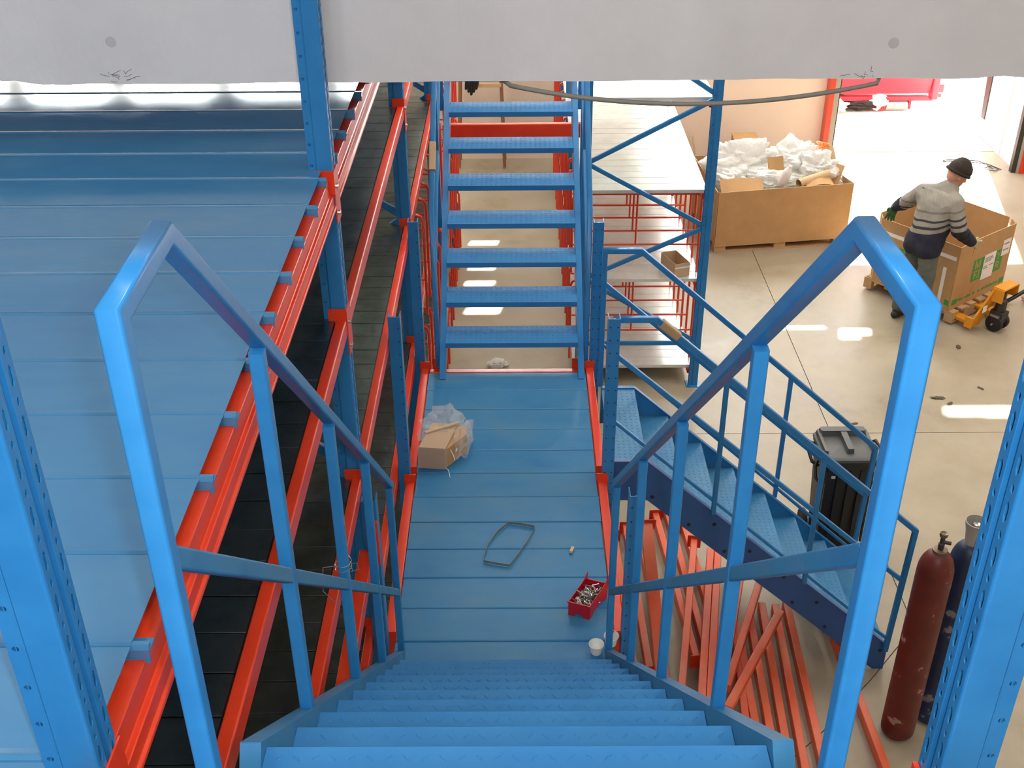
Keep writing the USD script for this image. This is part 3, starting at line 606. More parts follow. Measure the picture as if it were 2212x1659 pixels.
# ------------------------------------------------------------------ cardboard octagon box on its pallet and pallet jack
FB = V(4.49, 10.50, 0); EX, EY = V(.792, .611, 0), V(-.611, .792, 0)
L3 = lambda a, b, z: FB+a*EX+b*EY+V(0, 0, z)
def place(mesh):
    """box frame (a, b, z) -> world"""
    v = np.asarray(mesh.vertices); return trimesh.Trimesh(FB+np.outer(v[:, 0], EX)+np.outer(v[:, 1], EY)+np.outer(v[:, 2], (0, 0, 1)), mesh.faces, process=False)
bb = thing("pallet_box", "open brown cardboard pallet box with green print, the man reaching into it", "cardboard box", L3(.53, .52, .145))
T = .009; BZ0, BZ1 = .148, .88
front = Polygon([(0, BZ0), (.985, BZ0), (.985, BZ1-.01), (.255, BZ1), (.243, .64), (.225, BZ1), (0, BZ1-.015)])
obj("front_wall", place(extrude(front, "y", 0, T)), "card", bb)
def panel(a0, b0, a1, b1, z0, z1a, z1b, nm, m="card"):
    d = unit((a1-a0, b1-b0)); n = V(-d[1], d[0])*T/2; L = math.hypot(a1-a0, b1-b0)
    q = extrude(Polygon([(0, z0), (L, z0), (L, z1b), (0, z1a)]), "y", -T/2, T/2); v = q.vertices
    w = np.c_[a0+v[:, 0]*d[0]-v[:, 1]*d[1], b0+v[:, 0]*d[1]+v[:, 1]*d[0], v[:, 2]]
    return obj(nm, place(trimesh.Trimesh(w, q.faces, process=False)), m, bb)
panel(.988, .008, 1.055, .10, BZ0, BZ1-.01, BZ1-.005, "corner_wall"); panel(1.055, .13, 1.055, .95, BZ0, BZ1+.0, BZ1+.01, "side_wall"); panel(1.055, .955, .96, 1.05, BZ0, BZ1, BZ1, "corner_wall")
panel(.955, 1.05, .10, 1.05, BZ0, BZ1+.01, BZ1, "back_wall"); panel(.095, 1.05, .005, .96, BZ0, BZ1, BZ1-.005, "corner_wall"); panel(.005, .955, .005, .012, BZ0, BZ1-.005, BZ1-.015, "side_wall")
obj("box_floor", place(box(.012, 1.045, .012, 1.04, BZ0, BZ0+.01)), "card_inside", bb)
pnt = lambda a0, a1, z0, z1, m, nm="print_block", off=0.: obj(nm, place(box(a0, a1, -.0015-off, -.0002-off, z0, z1)), m, bb)
pnt(.30, .84, .385, .635, "green", "logo_block")
def face_text(s, h, a, z, m, nm, off=.0016, bold=True):
    t = meshkit.text_mesh(s, h, .0012, bold); v = t.vertices
    return obj(nm, place(trimesh.Trimesh(np.c_[a+v[:, 0], -off-v[:, 2], z+v[:, 1]], t.faces[:, ::-1], process=False)), m, bb)
for s, a, z in (("M", .325, .525), ("FI", .33, .41), ("Y", .715, .525), ("R", .72, .41)): face_text(s, .088, a, z, "card", "logo_letter")
pnt(.485, .695, .355, .645, "label", "paper_label", .003)
for i, (a0, a1, z) in enumerate(((.50, .64, .595), (.505, .66, .575), (.50, .62, .555), (.50, .56, .50), (.60, .68, .50), (.50, .57, .48))): pnt(a0, a1, z, z+.011, "print", "label_print", .0046)
pnt(.80, .945, .545, .725, "label", "paper_label", .003)
for z in (.67, .60): pnt(.82, .92, z, z+.016, "print", "label_print", .0046)
pnt(.03, .125, .20, .26, "green"); pnt(.885, .965, .20, .26, "green")
for a0, a1 in ((.14, .235), (.255, .385), (.405, .47), (.49, .535), (.56, .87)):
    k = int((a1-a0)/.022)
    for i in range(k): pnt(a0+.022*i, a0+.022*i+.014, .215, .215+(.038 if (i*7+int(a0*100)) % 3 == 0 else .027), "green", "small_print")
side = lambda b0, b1, z0, z1, m, nm: obj(nm, place(box(-.0016, .0003, b0, b1, z0, z1)), m, bb)
side(.03, .93, .705, .745, "label", "packing_tape"); side(.115, .155, .18, .60, "label", "packing_tape"); side(.02, .07, .20, .26, "green", "print_block"); side(.55, .80, .40, .62, "green", "logo_block")
def pallet(name, label, a0, b0, la, lb, fr, cat_="pallet", blocks=None):
    """boards, blocks and skids; fr maps (a, b, z) to the world"""
    t = thing(name, label, cat_, fr(a0+la/2, b0+lb/2, 0))
    def w(m_):
        v = np.asarray(m_.vertices); return trimesh.Trimesh(np.array([fr(*p) for p in v]), m_.faces, process=False)
    for i in range(3):
        bq = b0+.0+i*(lb-.10)/2
        obj("skid_board", w(box(a0, a0+la, bq, bq+.10, .0, .022)), "wood", t)
        for aq, a1 in blocks or [(a0+j*(la-.14)/2, a0+j*(la-.14)/2+.14) for j in range(3)]: obj("block", w(box(aq, a1, bq, bq+.10, .0225, .10)), "wood", t)
    for i in range(7): aq = a0+i*(la-.10)/6; obj("deck_board", w(box(aq, aq+.10, b0, b0+lb, .1005, .122)), "wood", t)
    return t
pallet("pallet", "wooden pallet under the printed pallet box, lifted on the pallet jack's forks", 0, -.06, 1.06, 1.12, lambda a, b, z: L3(a, b, z+.024), blocks=[(0, .048), (.20, .40), (.96, 1.06)])
# pallet jack
JA, JB = .30, -.22
pj = thing("pallet_jack", "yellow hand pallet jack pushed under the pallet of the printed box", "pallet jack", L3(JA-.05, JB-.3, 0))
J = lambda a, b, z: L3(JA+a, JB+b, z)
def jplace(m_):
    v = np.asarray(m_.vertices); return trimesh.Trimesh(np.array([J(*p) for p in v]), m_.faces, process=False)
for s in (-1, 1):
    obj("fork", jplace(box(s*.19-.055, s*.19+.055, -.02, 1.05, .060, .098, .008)), "yellow", pj)
    obj("load_wheel", jplace(lathe([(0, -.035), (.036, -.035), (.036, .035), (0, .035)], (s*.19, .92, .037), 14, (1, 0, 0))), "grey_tyre", pj)
hp = Polygon([(-.28, .045), (-.11, .045), (-.075, .24), (.075, .24), (.11, .045), (.28, .045), (.28, .16), (.13, .50), (-.13, .50), (-.28, .16)])
hd = extrude(hp, "y", -.045, -.022); v = hd.vertices; v[:, 1] += -(v[:, 2]-.05)*.22
hdp = obj("head_frame", jplace(hd), "yellow", pj)
sd = [box(s*.275-.008, s*.275+.008, -.05, .03, .045, .16) for s in (-1, 1)]+[box(-.13, .13, -.24, -.12, .495, .512), box(-.14, -.128, -.24, -.12, .36, .50), box(.128, .14, -.24, -.12, .36, .50)]
[obj("head_plate", jplace(q), "yellow", pj) for q in sd]
obj("rating_plate", jplace(box(-.235, -.165, -.115, -.110, .24, .31)), "label", hdp, label="grey rating plate")
obj("lifting_pump", jplace(cat([lathe([(0, .11), (.055, .11), (.055, .34), (.03, .36), (.03, .49), (0, .49)], (0, -.17, 0), 18), box(-.06, .06, -.24, -.10, .10, .22, .01)])), "dark_steel", pj, smooth=40)
obj("steer_fork", jplace(cat([box(-.085, .085, -.22, -.12, .165, .19), box(-.02, .02, -.20, -.14, .06, .17), tube([(-.11, -.17, .09), (.11, -.17, .09)], .012, 8)])), "steel", pj)
for s in (-1, 1): obj("steer_wheel", jplace(lathe([(0, -.028), (.06, -.028), (.088, -.022), (.092, 0), (.088, .022), (.06, .028), (0, .028)], (s*.058, -.17, .092), 24, (1, 0, 0))), "rubber", pj, smooth=40)
hnd = obj("tiller", jplace(tube([(0, -.18, .30), (.10, -.24, .37), (.55, -.42, .62), (.95, -.55, .85)], .020, 10)), "black", pj, smooth=40)
obj("tiller_loop", jplace(tube([(.95, -.55, .85), (1.03, -.48, .93), (1.14, -.54, .98), (1.10, -.66, .95), (.98, -.63, .88)], .016, 8)), "black", hnd, smooth=40)

# ------------------------------------------------------------------ the full box with plastic, left of the doorway
FA = V(2.33, 12.30, 0); AX = unit(V(1.62, .20, 0)); AY = V(-AX[1], AX[0], 0)
A3 = lambda a, b, z: FA+a*AX+b*AY+V(0, 0, z)
def aplace(m_):
    v = np.asarray(m_.vertices); return trimesh.Trimesh(FA+np.outer(v[:, 0], AX)+np.outer(v[:, 1], AY)+np.outer(v[:, 2], (0, 0, 1)), m_.faces, process=False)
pallet("pallet", "wooden pallet under the plain box full of plastic wrap", .0, .0, 1.60, 1.10, A3)
ba = thing("pallet_box", "plain brown cardboard pallet box heaped with plastic wrap and card", "cardboard box", A3(.8, .55, .124))
AL, AD = 1.60, 1.10
for nm, m_ in (("front_wall", extrude(Polygon([(0, .075), (AL, .10), (AL, .785), (AL*.5, .775), (0, .755)]), "y", -.012, -.002)), ("back_wall", extrude(Polygon([(0, .124), (AL, .124), (AL, .81), (0, .80)]), "y", AD+.002, AD+.012)),
               ("side_wall", extrude(Polygon([(0, .124), (AD, .124), (AD, .80), (0, .755)]), "x", -.012, -.002)), ("side_wall", extrude(Polygon([(0, .124), (AD, .124), (AD, .81), (.5, .74), (0, .785)]), "x", AL+.002, AL+.012)), ("box_floor", box(0, AL, 0, AD, .1235, .132))):
    obj(nm, aplace(m_), "card", ba)
obj("loose_flap", aplace(extrude(Polygon([(.35, .80), (.62, 1.02), (1.02, .93), (1.05, .70), (.4, .66)]), "x", AL-.05, AL-.042)), "card_pale", ba)
def crumple(c, s, seed, amp=.45, lev=3, rot=0, sharp=1.):
    b = trimesh.creation.icosphere(lev, 1.0); v = b.vertices
    v = v+.5*(np.stack([meshkit.fbm(v*1.3+q+seed*5.1, 2, seed+q) for q in (1, 2, 3)], -1)-.5)
    n = np.abs(meshkit.noise(v*1.9+seed*7.3, seed)-.5)*2; n2 = np.abs(meshkit.noise(v*4.3+seed*3.1, seed+9)-.5)*2; n3 = np.abs(meshkit.noise(v*9+seed, seed+3)-.5)*2
    v = v*(1-amp*.6+amp*.95*n+amp*.42*n2+amp*.12*n3)[:, None]*np.array(s); a = math.radians(rot); v = v@np.array([(math.cos(a), math.sin(a), 0), (-math.sin(a), math.cos(a), 0), (0, 0, 1)])
    return trimesh.Trimesh(v+np.array(c), b.faces, process=False)
for (a, b, z, s, sd_, rt), lab in zip([(.42, .74, .80, (.42, .30, .30), 1, 10), (.62, .44, .70, (.40, .28, .20), 2, -30), (.26, .42, .70, (.26, .30, .22), 3, 40), (1.10, .72, .80, (.38, .28, .28), 4, 0), (1.32, .45, .76, (.24, .30, .26), 5, 60), (.98, .40, .68, (.30, .20, .14), 6, 0)],
                                     ["large white polythene sheet crumpled at the back left of the plain box", "greyish clear bag slumped over the front middle of the plain box", "clear film bunched at the left end of the plain box",
                                      "white polythene heap at the back right of the plain box", "peaked white film at the right end of the plain box", "flat white film just behind the plain box's front wall"]):
    single("plastic_wrap", crumple(A3(a, b, z), s, sd_, .5, 4, rt), "poly" if sd_ not in (2, 3) else "film" if sd_ == 9 else "poly", lab, "plastic wrap", smooth=False)
def sheet(c, w, h, yaw, tilt, bend=.0, t=.006):
    n = 6; V_, F_ = [], []
    for i in range(n+1):
        for j in range(2):
            for k in range(2):
                x = (i/n-.5)*w; z = bend*math.sin(math.pi*i/n)*w; V_.append((x, (j-.5)*h, z+(k-.5)*t))
    for i in range(n):
        o = i*4; F_ += [(o, o+2, o+6), (o, o+6, o+4), (o+1, o+5, o+7), (o+1, o+7, o+3), (o, o+4, o+5), (o, o+5, o+1), (o+2, o+3, o+7), (o+2, o+7, o+6)]
    o = n*4; F_ += [(0, 1, 3), (0, 3, 2), (o, o+2, o+3), (o, o+3, o+1)]
    m_ = trimesh.Trimesh(V_, F_, process=False); m_.apply_transform(trimesh.transformations.euler_matrix(math.radians(tilt), 0, math.radians(yaw))); m_.apply_translation(c); return m_
for c, w, h, ya, ti, be, lab in [(A3(.80, .42, .86), .20, .26, 15, 70, .05, "small brown card piece standing upright in the middle of the plain box"), (A3(.30, .10, .76), .50, .22, 5, 35, .08, "brown card flap leaning at the front left of the plain box"),
                                 (A3(1.46, .30, .80), .22, .24, -40, 55, .1, "folded card scrap at the right end of the plain box"), (A3(1.22, .12, .78), .34, .18, 12, 20, .1, "card strip lying along the front right edge of the plain box")]:
    single("card_scrap", sheet(c, w, h, ya, ti, be), "card", lab, "cardboard")
single("card_tube", cat([lathe([(.05, 0), (.055, 0), (.055, .42), (.05, .42), (.05, 0)], A3(.98, .10, .77), 18, unit(AX*.9+V(0, 0, .12)+AY*.3))]), "card_pale", "brown card tube with an open dark end lying in the plain box", "card tube", smooth=40)
single("bottle", lathe([(0, 0), (.05, .0), (.055, .02), (.055, .15), (.035, .20), (.02, .22), (.02, .25), (0, .25)], A3(.78, .12, .78), 18, unit(V(.25, -.2, .9))), "label", "pale plastic bottle standing in the front of the plain box", "bottle", smooth=40)
single("orange_bag", crumple(A3(1.52, .80, .90), (.10, .09, .11), 12, .4, 3), mat("orange_plastic", (.75, .22, .05), 5, .4), "orange plastic bag at the back right corner of the plain box", "bag")
# carton by the wall and scraps left of it
wc = thing("carton", "open cardboard carton standing by the far wall behind the plain box", "cardboard box", (3.12, 15.05, 0))
for nm, m_ in (("front_wall", box(2.98, 3.30, 14.90, 14.908, .004, .30)), ("back_wall", box(2.98, 3.30, 15.19, 15.198, .004, .48)), ("side_wall", box(2.98, 2.988, 14.909, 15.189, .004, .44)), ("side_wall", box(3.292, 3.30, 14.909, 15.189, .004, .44)), ("box_floor", box(2.989, 3.291, 14.909, 15.189, .004, .010)),
               ("top_flap", extrude(Polygon([(14.95, .46), (15.2, .485), (15.2, .478), (14.95, .452)]), "x", 2.97, 3.31)), ("front_flap", box(3.14, 3.30, 14.896, 14.9, .20, .42))): obj(nm, m_, "card", wc)
for c, w, h, ya, ti, lab in [((2.50, 15.40, .20), .18, .38, 80, 80, "narrow card strip propped against the far wall"), ((2.72, 15.15, .06), .40, .30, 20, 12, "flattened card lying on the floor at the foot of the far wall")]:
    single("card_scrap", sheet(V(*c), w, h, ya, ti, .05), "card_pale", lab, "cardboard")
# shelf carton
sc = thing("carton", "small open cardboard tray on the right rack's middle shelf", "cardboard box", (1.48, 9.5, 1.103))
s0, sx, sy = V(1.436, 9.362, 1.103), unit(V(.143, .047, 0)), unit(V(-.094, .271, 0))
def splace(m_):
    v = np.asarray(m_.vertices); return trimesh.Trimesh(s0+np.outer(v[:, 0], sx)+np.outer(v[:, 1], sy)+np.outer(v[:, 2], (0, 0, 1)), m_.faces, process=False)
for nm, m_ in (("front_wall", box(0, .15, 0, .005, .0, .132)), ("back_wall", box(0, .15, .285, .29, .0, .132)), ("side_wall", box(0, .005, .0055, .2845, .0, .132)), ("side_wall", box(.145, .15, .0055, .2845, .0, .132)), ("box_floor", box(.0055, .1445, .0055, .2845, .0, .005))): obj(nm, splace(m_), "card_pale", sc)
obj("tape_band", splace(box(.003, .147, -.0014, -.0002, .085, .10)), "label", sc)

# ================================================================== THINGS ON THE WALKWAY
def fplace(o, ex, ey, m_):
    v = np.asarray(m_.vertices); return trimesh.Trimesh(np.array(o)+np.outer(v[:, 0], ex)+np.outer(v[:, 1], ey)+np.outer(v[:, 2], (0, 0, 1)), m_.faces, process=False)
pk = thing("wrapped_package", "brown carton half wrapped in clear stretch film on the walkway's left edge", "package", (-.50, 5.66, ZP))
po, pex, pey = (-.588, 5.532, ZP+.002), unit((.155, -.018, 0)), unit((.070, .29, 0))
obj("carton", fplace(po, pex, pey, box(0, .158, 0, .27, 0, .148, .006)), "card", pk)
obj("side_fold", fplace(po, pex, pey, extrude(Polygon([(.159, .02), (.235, .20), (.205, .29), (.159, .28)]), "z", .0, .128)), "card", pk)
obj("pale_edge", fplace(po, pex, pey, bar((-.005, .145, .156), (.165, .275, .158), .022, .012, r=.004)), "card_pale", pk)
def film_sheet(c, s, seed, n=14):
    V_ = []; 
    for i in range(n+1):
        for j in range(n+1):
            u, w = i/n-.5, j/n-.5; q = V(u*2.7, w*2.7, seed)
            V_.append(np.array(c)+V(u*s[0], w*s[1], s[2]*(np.abs(meshkit.fbm(q*1.6, 3, seed)-.5)*2.4+.25*math.sin(9*u+seed)*w)))
    F_ = []
    for i in range(n):
        for j in range(n):
            if abs(i-n/2)+abs(j-n/2) < n*.72: a = i*(n+1)+j; F_ += [(a, a+n+1, a+n+2), (a, a+n+2, a+1)]
    m_ = trimesh.Trimesh(V_, F_, process=False); m_.remove_unreferenced_vertices(); return m_
obj("stretch_film", fplace(po, pex, pey, crumple((.055, .30, .11), (.125, .16, .13), 21, .6, 2)), "film", pk)
obj("stretch_film", fplace(po, pex, pey, crumple((.215, .19, .09), (.055, .15, .10), 23, .6, 2)), "film", pk)
obj("stretch_film", fplace(po, pex, pey, box(-.004, .163, -.004, .20, .0005, .153, .01)), "film", pk)
obj("film_tail", cat([tube([V(-.44, 5.53, 1.73), V(-.415, 5.50, 1.726), V(-.405, 5.46, 1.724), V(-.402, 5.43, 1.724)], .0018, 5), tube([V(-.43, 5.60, 1.868), V(-.385, 5.55, 1.80), V(-.375, 5.53, 1.775)], .0022, 5)]), "label", pk)

rb = thing("parts_bin", "red plastic stacking bin full of bolts on the walkway", "parts bin", (.33, 4.31, ZP))
ro, rex, rey = (.247, 4.262, ZP), unit((.100, -.036, 0)), unit((.075, .122, 0))
Lb, Wb = .185, .112
RP = lambda m_: fplace(ro, rex, rey, m_)
sidep = Polygon([(0, .0), (.03, 0), (.04, .018), (Lb-.04, .018), (Lb-.03, 0), (Lb, 0), (Lb+.012, .135), (Lb-.02, .112), (.0, .088)])
for nm, m_ in (("side_wall", extrude(sidep, "x", 0, .003)), ("side_wall", extrude(sidep, "x", Wb-.003, Wb)), ("front_wall", extrude(Polygon([(.003, 0), (.032, 0), (.04, .022), (Wb-.04, .022), (Wb-.032, 0), (Wb-.003, 0), (Wb-.003, .088), (.003, .088)]), "y", -.0025, .0025)),
               ("back_wall", extrude(sbox(.003, .018, Wb-.003, .102), "y", Lb-.006, Lb-.001)), ("bin_floor", box(.003, Wb-.003, .0027, Lb-.007, .018, .021)), ("rim", bar((-.004, -.004, .088), (Wb+.004, -.004, .088), .008, .006, r=.002))): obj(nm, RP(m_), "bin_red", rb)
bolt = thing("bolt", "small zinc plated bolt in the heap filling the red parts bin", "bolt", RP(trimesh.Trimesh([(.05, .09, .055)], [], process=False)).vertices[0], "loose bolts in the red parts bin")
bo = ORIG[str(bolt.GetPath())]
obj("head", lathe([(0, 0), (.0065, 0), (.0065, .005), (0, .005)], bo, 6), "zinc", bolt); obj("shank", lathe([(0, .0052), (.0034, .0052), (.0034, .034), (0, .035)], bo, 7), "zinc", bolt)
RB = random.Random(5)
for i in range(95):
    a, b = RB.uniform(.018, Wb-.018), RB.uniform(.02, Lb-.025); z = .040+.022*(i//32)+RB.uniform(0, .008)
    p = np.array(ro)+a*rex+b*rey+V(0, 0, z); dup(bolt, p, (RB.uniform(55, 125), RB.uniform(-20, 20), RB.uniform(0, 360)))
cup = thing("paper_cup", "white paper cup left of the right handrail's lowest post, on the walkway", "cup", (.371, 4.00, ZP))
CO = ORIG[str(cup.GetPath())]
obj("cup_wall", lathe([(0, .004), (.024, .002), (.0265, .001), (.0355, .052), (.0345, .052), (.0255, .006), (0, .006)], CO, 28), "cup", cup, smooth=50)
obj("rim", lathe([(.0352, .050), (.0372, .052), (.0372, .055), (.0352, .056), (.0342, .053)], CO, 28), "cup", cup, smooth=50)
dup(cup, (.447, 4.055, ZP), (0, 0, 40), "white paper cup half hidden behind the right handrail's lowest post")
stp = [(-.185, 4.665), (-.182, 4.70), (-.163, 4.80), (-.115, 4.91), (-.060, 4.985), (-.048, 4.991), (.03, 4.974), (.088, 4.956), (.090, 4.945), (.078, 4.90), (.052, 4.83), (.0, 4.72), (-.044, 4.632), (-.052, 4.627), (-.12, 4.645), (-.178, 4.662)]
single("steel_strap", sweep(rr(.0012, .016, .0004, 1), [V(x, y, ZP+.0095) for x, y in stp], closed=True), "strap", "bent loop of grey steel strapping lying on the walkway", "strapping")
single("film_scrap", crumple((-.20, 9.66, .035), (.10, .07, .05), 61, .5, 3), "poly", "small scrap of clear film on the aisle floor at the walkway's end", "litter")
single("wood_chip", bar((.280, 4.735, ZP+.009), (.294, 4.775, ZP+.009), .016, .014, r=.002), "pale_wood", "small wooden peg on the walkway between strap loop and red bin", "wood peg")
# wire twisted round the left handrail's second post
wx = NCX(2.66)-.498; cz = V(wx, 2.66, 3.395)
wr = thing("wire_loop", "thin silver wire twisted round a post of the left handrail", "wire", cz-V(0, 0, .06))
hx = [cz+V(.025*math.cos(a), .025*math.sin(a), -.012+.003*a) for a in np.linspace(0, 14, 56)]
obj("coil", tube(hx, .0012, 5), "zinc", wr); obj("tail", tube([cz+V(-.02, -.015, .02), cz+V(-.055, -.035, .03), cz+V(-.06, -.05, -.05), cz+V(-.03, -.04, -.10), cz+V(-.01, -.02, -.11)], .0012, 5), "zinc", wr)
obj("tail", tube([cz+V(.02, -.015, .03), cz+V(.045, -.02, .035), cz+V(.05, -.02, .01), cz+V(.02, -.02, 0)], .0012, 5), "zinc", wr)
# cable under the concrete beam
cbp = [V(-.07, 4.56, 4.345)]+[V(x, 4.435, 4.345-.078*(1-((x-.70)/.72)**2)) for x in np.linspace(-.02, 1.42, 24)]+[V(1.47, 4.56, 4.345)]
single("hanging_cable", tube(cbp, .0095, 8), "cable", "grey cable sagging under the front edge of the concrete beam", "cable", smooth=60)

# ================================================================== FAR END
tr = thing("trestle", "brown wooden trestle with a pale rung standing at the far wall of the aisle", "trestle", (-.42, 15.2, 0))
for x0, x1 in ((-.165, -.215), (-.80, -.75)):
    obj("leg", bar((x0, 15.14, 0.02), (x1, 15.38, 1.5), .042, .03, r=.005), "old_wood", tr); obj("leg", bar((x0, 15.46, 0.02), (x1, 15.40, 1.5), .042, .03, r=.005), "old_wood", tr)
obj("rung", bar((-.68, 15.31, 1.13), (-.20, 15.31, 1.13), .04, .05, r=.006), "pale_wood", tr); obj("rung", bar((-.68, 15.39, 1.48), (-.20, 15.39, 1.48), .05, .04, r=.006), "old_wood", tr)
obj("stay_wire", tube([(-.68, 15.2, .35), (-.45, 15.2, .22), (-.19, 15.2, .38)], .003, 5), "dark_steel", tr)
jm = []
for k in range(5):
    jm.append(hull([((-.67+.035*k, 15.27-.01*(k % 2), 1.20), .022), ((-.68+.035*k, 15.26, 1.02+.04*abs(k-2)), .018), ((-.66+.035*k, 15.285, 1.18), .02)]))
single("jacket", cat(jm), "cloth_dark", "dark jacket hung over the left end of the trestle's rung", "jacket", smooth=50)
# skip outside
sk = thing("waste_skip", "red steel waste skip standing in the yard outside the doorway", "skip", (5.2, 18.6, 0))
body = Polygon([(17.62, .27), (19.9, .27), (20.2, 1.9), (17.45, 1.9), (17.5, 1.2), (17.58, .5)])
obj("hull", extrude(body, "x", 3.9, 6.50), "skip_red", sk); obj("lower_rail", box(3.9, 6.56, 17.60, 17.70, .155, .225, .01), "skip_red", sk)
obj("end_post", box(6.51, 6.62, 17.55, 17.72, .19, 1.9, .02), "skip_red", sk); obj("lug", cat([box(6.62, 6.70, 17.58, 17.66, .30, .42, .01), box(6.62, 6.68, 17.58, 17.66, .22, .26, .01)]), "skip_red", sk)
for x in (4.95, 5.75): obj("strut", box(x-.05, x+.05, 17.6, 17.9, .0, .155, .01), "skip_red", sk)
obj("roller", lathe([(0, -.17), (.065, -.17), (.072, -.15), (.072, .15), (.065, .17), (0, .17)], (6.02, 17.66, .073), 24, (1, 0, 0)), "grey_tyre", sk, smooth=40)
obj("roller_bracket", cat([box(5.81, 5.84, 17.60, 17.72, .03, .155), box(6.20, 6.23, 17.60, 17.72, .03, .155)]), "skip_red", sk)
for (c, s, sd_, m_), lab in zip([((4.98, 17.5, .03), (.24, .12, .11), 31, "poly"), ((5.50, 17.62, .02), (.30, .1, .09), 32, "cloth_dark"), ((5.20, 17.72, .03), (.30, .1, .10), 34, "cloth_dark"), ((5.72, 17.62, .03), (.16, .1, .12), 33, "poly")],
                          ["pale film scrap under the skip's left end", "dark rag under the middle of the skip", "dark crumpled sheet under the skip's rail", "silvery film scrap beside the skip's roller"]):
    m_2 = crumple(c, s, sd_, .5, 3); m_2.apply_translation((0, 0, .002-m_2.vertices[:, 2].min() if m_2.vertices[:, 2].min() < .002 else 0)); single("litter", m_2, m_, lab, "litter")
single("loose_cables", cat([tube([(6.02, 15.33, .012), (6.25, 15.36, .012), (6.50, 15.30, .012), (6.62, 15.12, .012), (6.70, 14.95, .012)], .006, 6), tube([(6.0, 15.27, .012), (6.3, 15.30, .012), (6.55, 15.18, .012), (6.60, 14.98, .012)], .005, 6),
       tube([(6.50, 15.02, .012), (6.60, 15.08, .02), (6.68, 14.98, .012), (6.60, 14.90, .012), (6.50, 14.96, .012)], .006, 6)]), "black", "tangle of thin black cables on the floor inside the doorway", "cable")
single("crumpled_rag", crumple((5.52, 10.95, .05), (.07, .06, .05), 41, .4, 3), mat("pinkish_rag", (.45, .22, .18), 6, .9), "small crumpled brownish rag on the floor right of the printed box", "rag")
M["clod"] = mat("dried_dirt", (.10, .075, .05), 20, .95)
for i, (x, y, s) in enumerate(((3.937, 9.03, .05), (4.02, 8.93, .03), (4.455, 9.997, .04), (4.40, 9.2, .03), (4.60, 8.3, .03), (3.05, 8.6, .03), (4.1, 7.9, .04))):
    single("dirt_clod", crumple((x, y, s*.10), (s*1.2, s*.55, s*.16), 50+i, .8, 3, 40*i), "clod", ["flat brown dirt clod, larger of the pair on the open floor", "small brown dirt clod beside the larger one on the open floor", "brown dirt clod on the floor in front of the pallet jack", "thin brown dirt clod between pallet jack and the floor joint", "small brown dirt clod at the right edge of the floor",
           "small brown dirt clod beside the long floor joint", "brown dirt clod on the floor right of the black bin"][i], "dirt")

# ================================================================== THE MAN
def mh(parts, edge, taubin=8, cuts=()):
    """bones (hulls of spheres) joined into one smooth surface"""
    ms = []
    for bone in parts:
        pts = np.vstack([trimesh.creation.icosphere(2, 1.).vertices*np.array(r)+np.array(p) for p, r in bone])
        ms.append(m3.Manifold.hull_points(pts))
    m_ = m3.Manifold.batch_boolean(ms, m3.OpType.Add)
    for c in cuts: m_ = m_-c
    me = m_.refine_to_length(edge).to_mesh(); t = trimesh.Trimesh(me.vert_properties[:, :3], me.tri_verts, process=True)
    t.merge_vertices(digits_vertex=4); t.update_faces(t.nondegenerate_faces()); v0 = t.vertices.copy(); trimesh.smoothing.filter_taubin(t, .5, .53, taubin)
    far = np.linalg.norm(t.vertices-v0, axis=1) > edge*.6; v1 = t.vertices.copy(); v1[far] = v0[far]; t.vertices = v1; return t
def chain(*js): return [[js[i], js[i+1]] for i in range(len(js)-1)]
FW, LF = V(.82, .57, 0), V(-.57, .82, 0)
PEL = V(4.06, 10.42, .93); HIPL, HIPR = PEL+.085*LF, PEL-.085*LF
KNL, KNR = V(4.07, 10.62, .50), V(4.12, 10.33, .50); ANL, ANR = V(4.02, 10.66, .10), V(4.10, 10.30, .10)
WST, CH = V(4.10, 10.44, 1.08), V(4.17, 10.50, 1.30); NK, HD = V(4.255, 10.545, 1.485), V(4.325, 10.575, 1.610)
SHL, SHR = V(4.065, 10.69, 1.395), V(4.275, 10.365, 1.40)
ELL, HL = V(3.985, 10.87, 1.215), V(3.925, 11.01, 1.10); ELR, HR = V(4.315, 10.245, 1.165), V(4.520, 10.372, .985)
fh = unit((.90, .14, -.42)); lh = unit(np.cross((0, 0, 1), fh)); uh = np.cross(fh, lh)
h = lambda x, y, z: HD+x*fh+y*lh+z*uh
def body_bones(o):
    """o: how much fatter than the skin"""
    torso = [[(PEL+.07*LF, .115+o), (PEL-.07*LF, .115+o), (WST+.06*LF, .110+o), (WST-.06*LF, .110+o)], [(WST+.06*LF, .110+o), (WST-.06*LF, .110+o), (CH+.085*LF, .115+o), (CH-.085*LF, .115+o)],
             [(CH+.085*LF, .115+o), (CH-.085*LF, .115+o), (SHL, .065+o), (SHR, .065+o), (NK-V(0, 0, .04), .055+o)], [(NK+V(.012, .008, .005), .062+o), (SHL-.05*LF, .050+o), (SHR+.05*LF, .050+o), (NK-V(.02, .02, .06), .06+o)]]
    arms = chain((SHL, .060+o), (ELL, .046+o), (HL, .032+o))+chain((SHR, .060+o), (ELR, .046+o), (HR, .032+o))
    legs = chain((HIPL, .090+o), (KNL, .060+o), (ANL, .045+o))+chain((HIPR, .090+o), (KNR, .060+o), (ANR, .045+o))
    return torso, arms, legs
torso, arms, legs = body_bones(-.012)
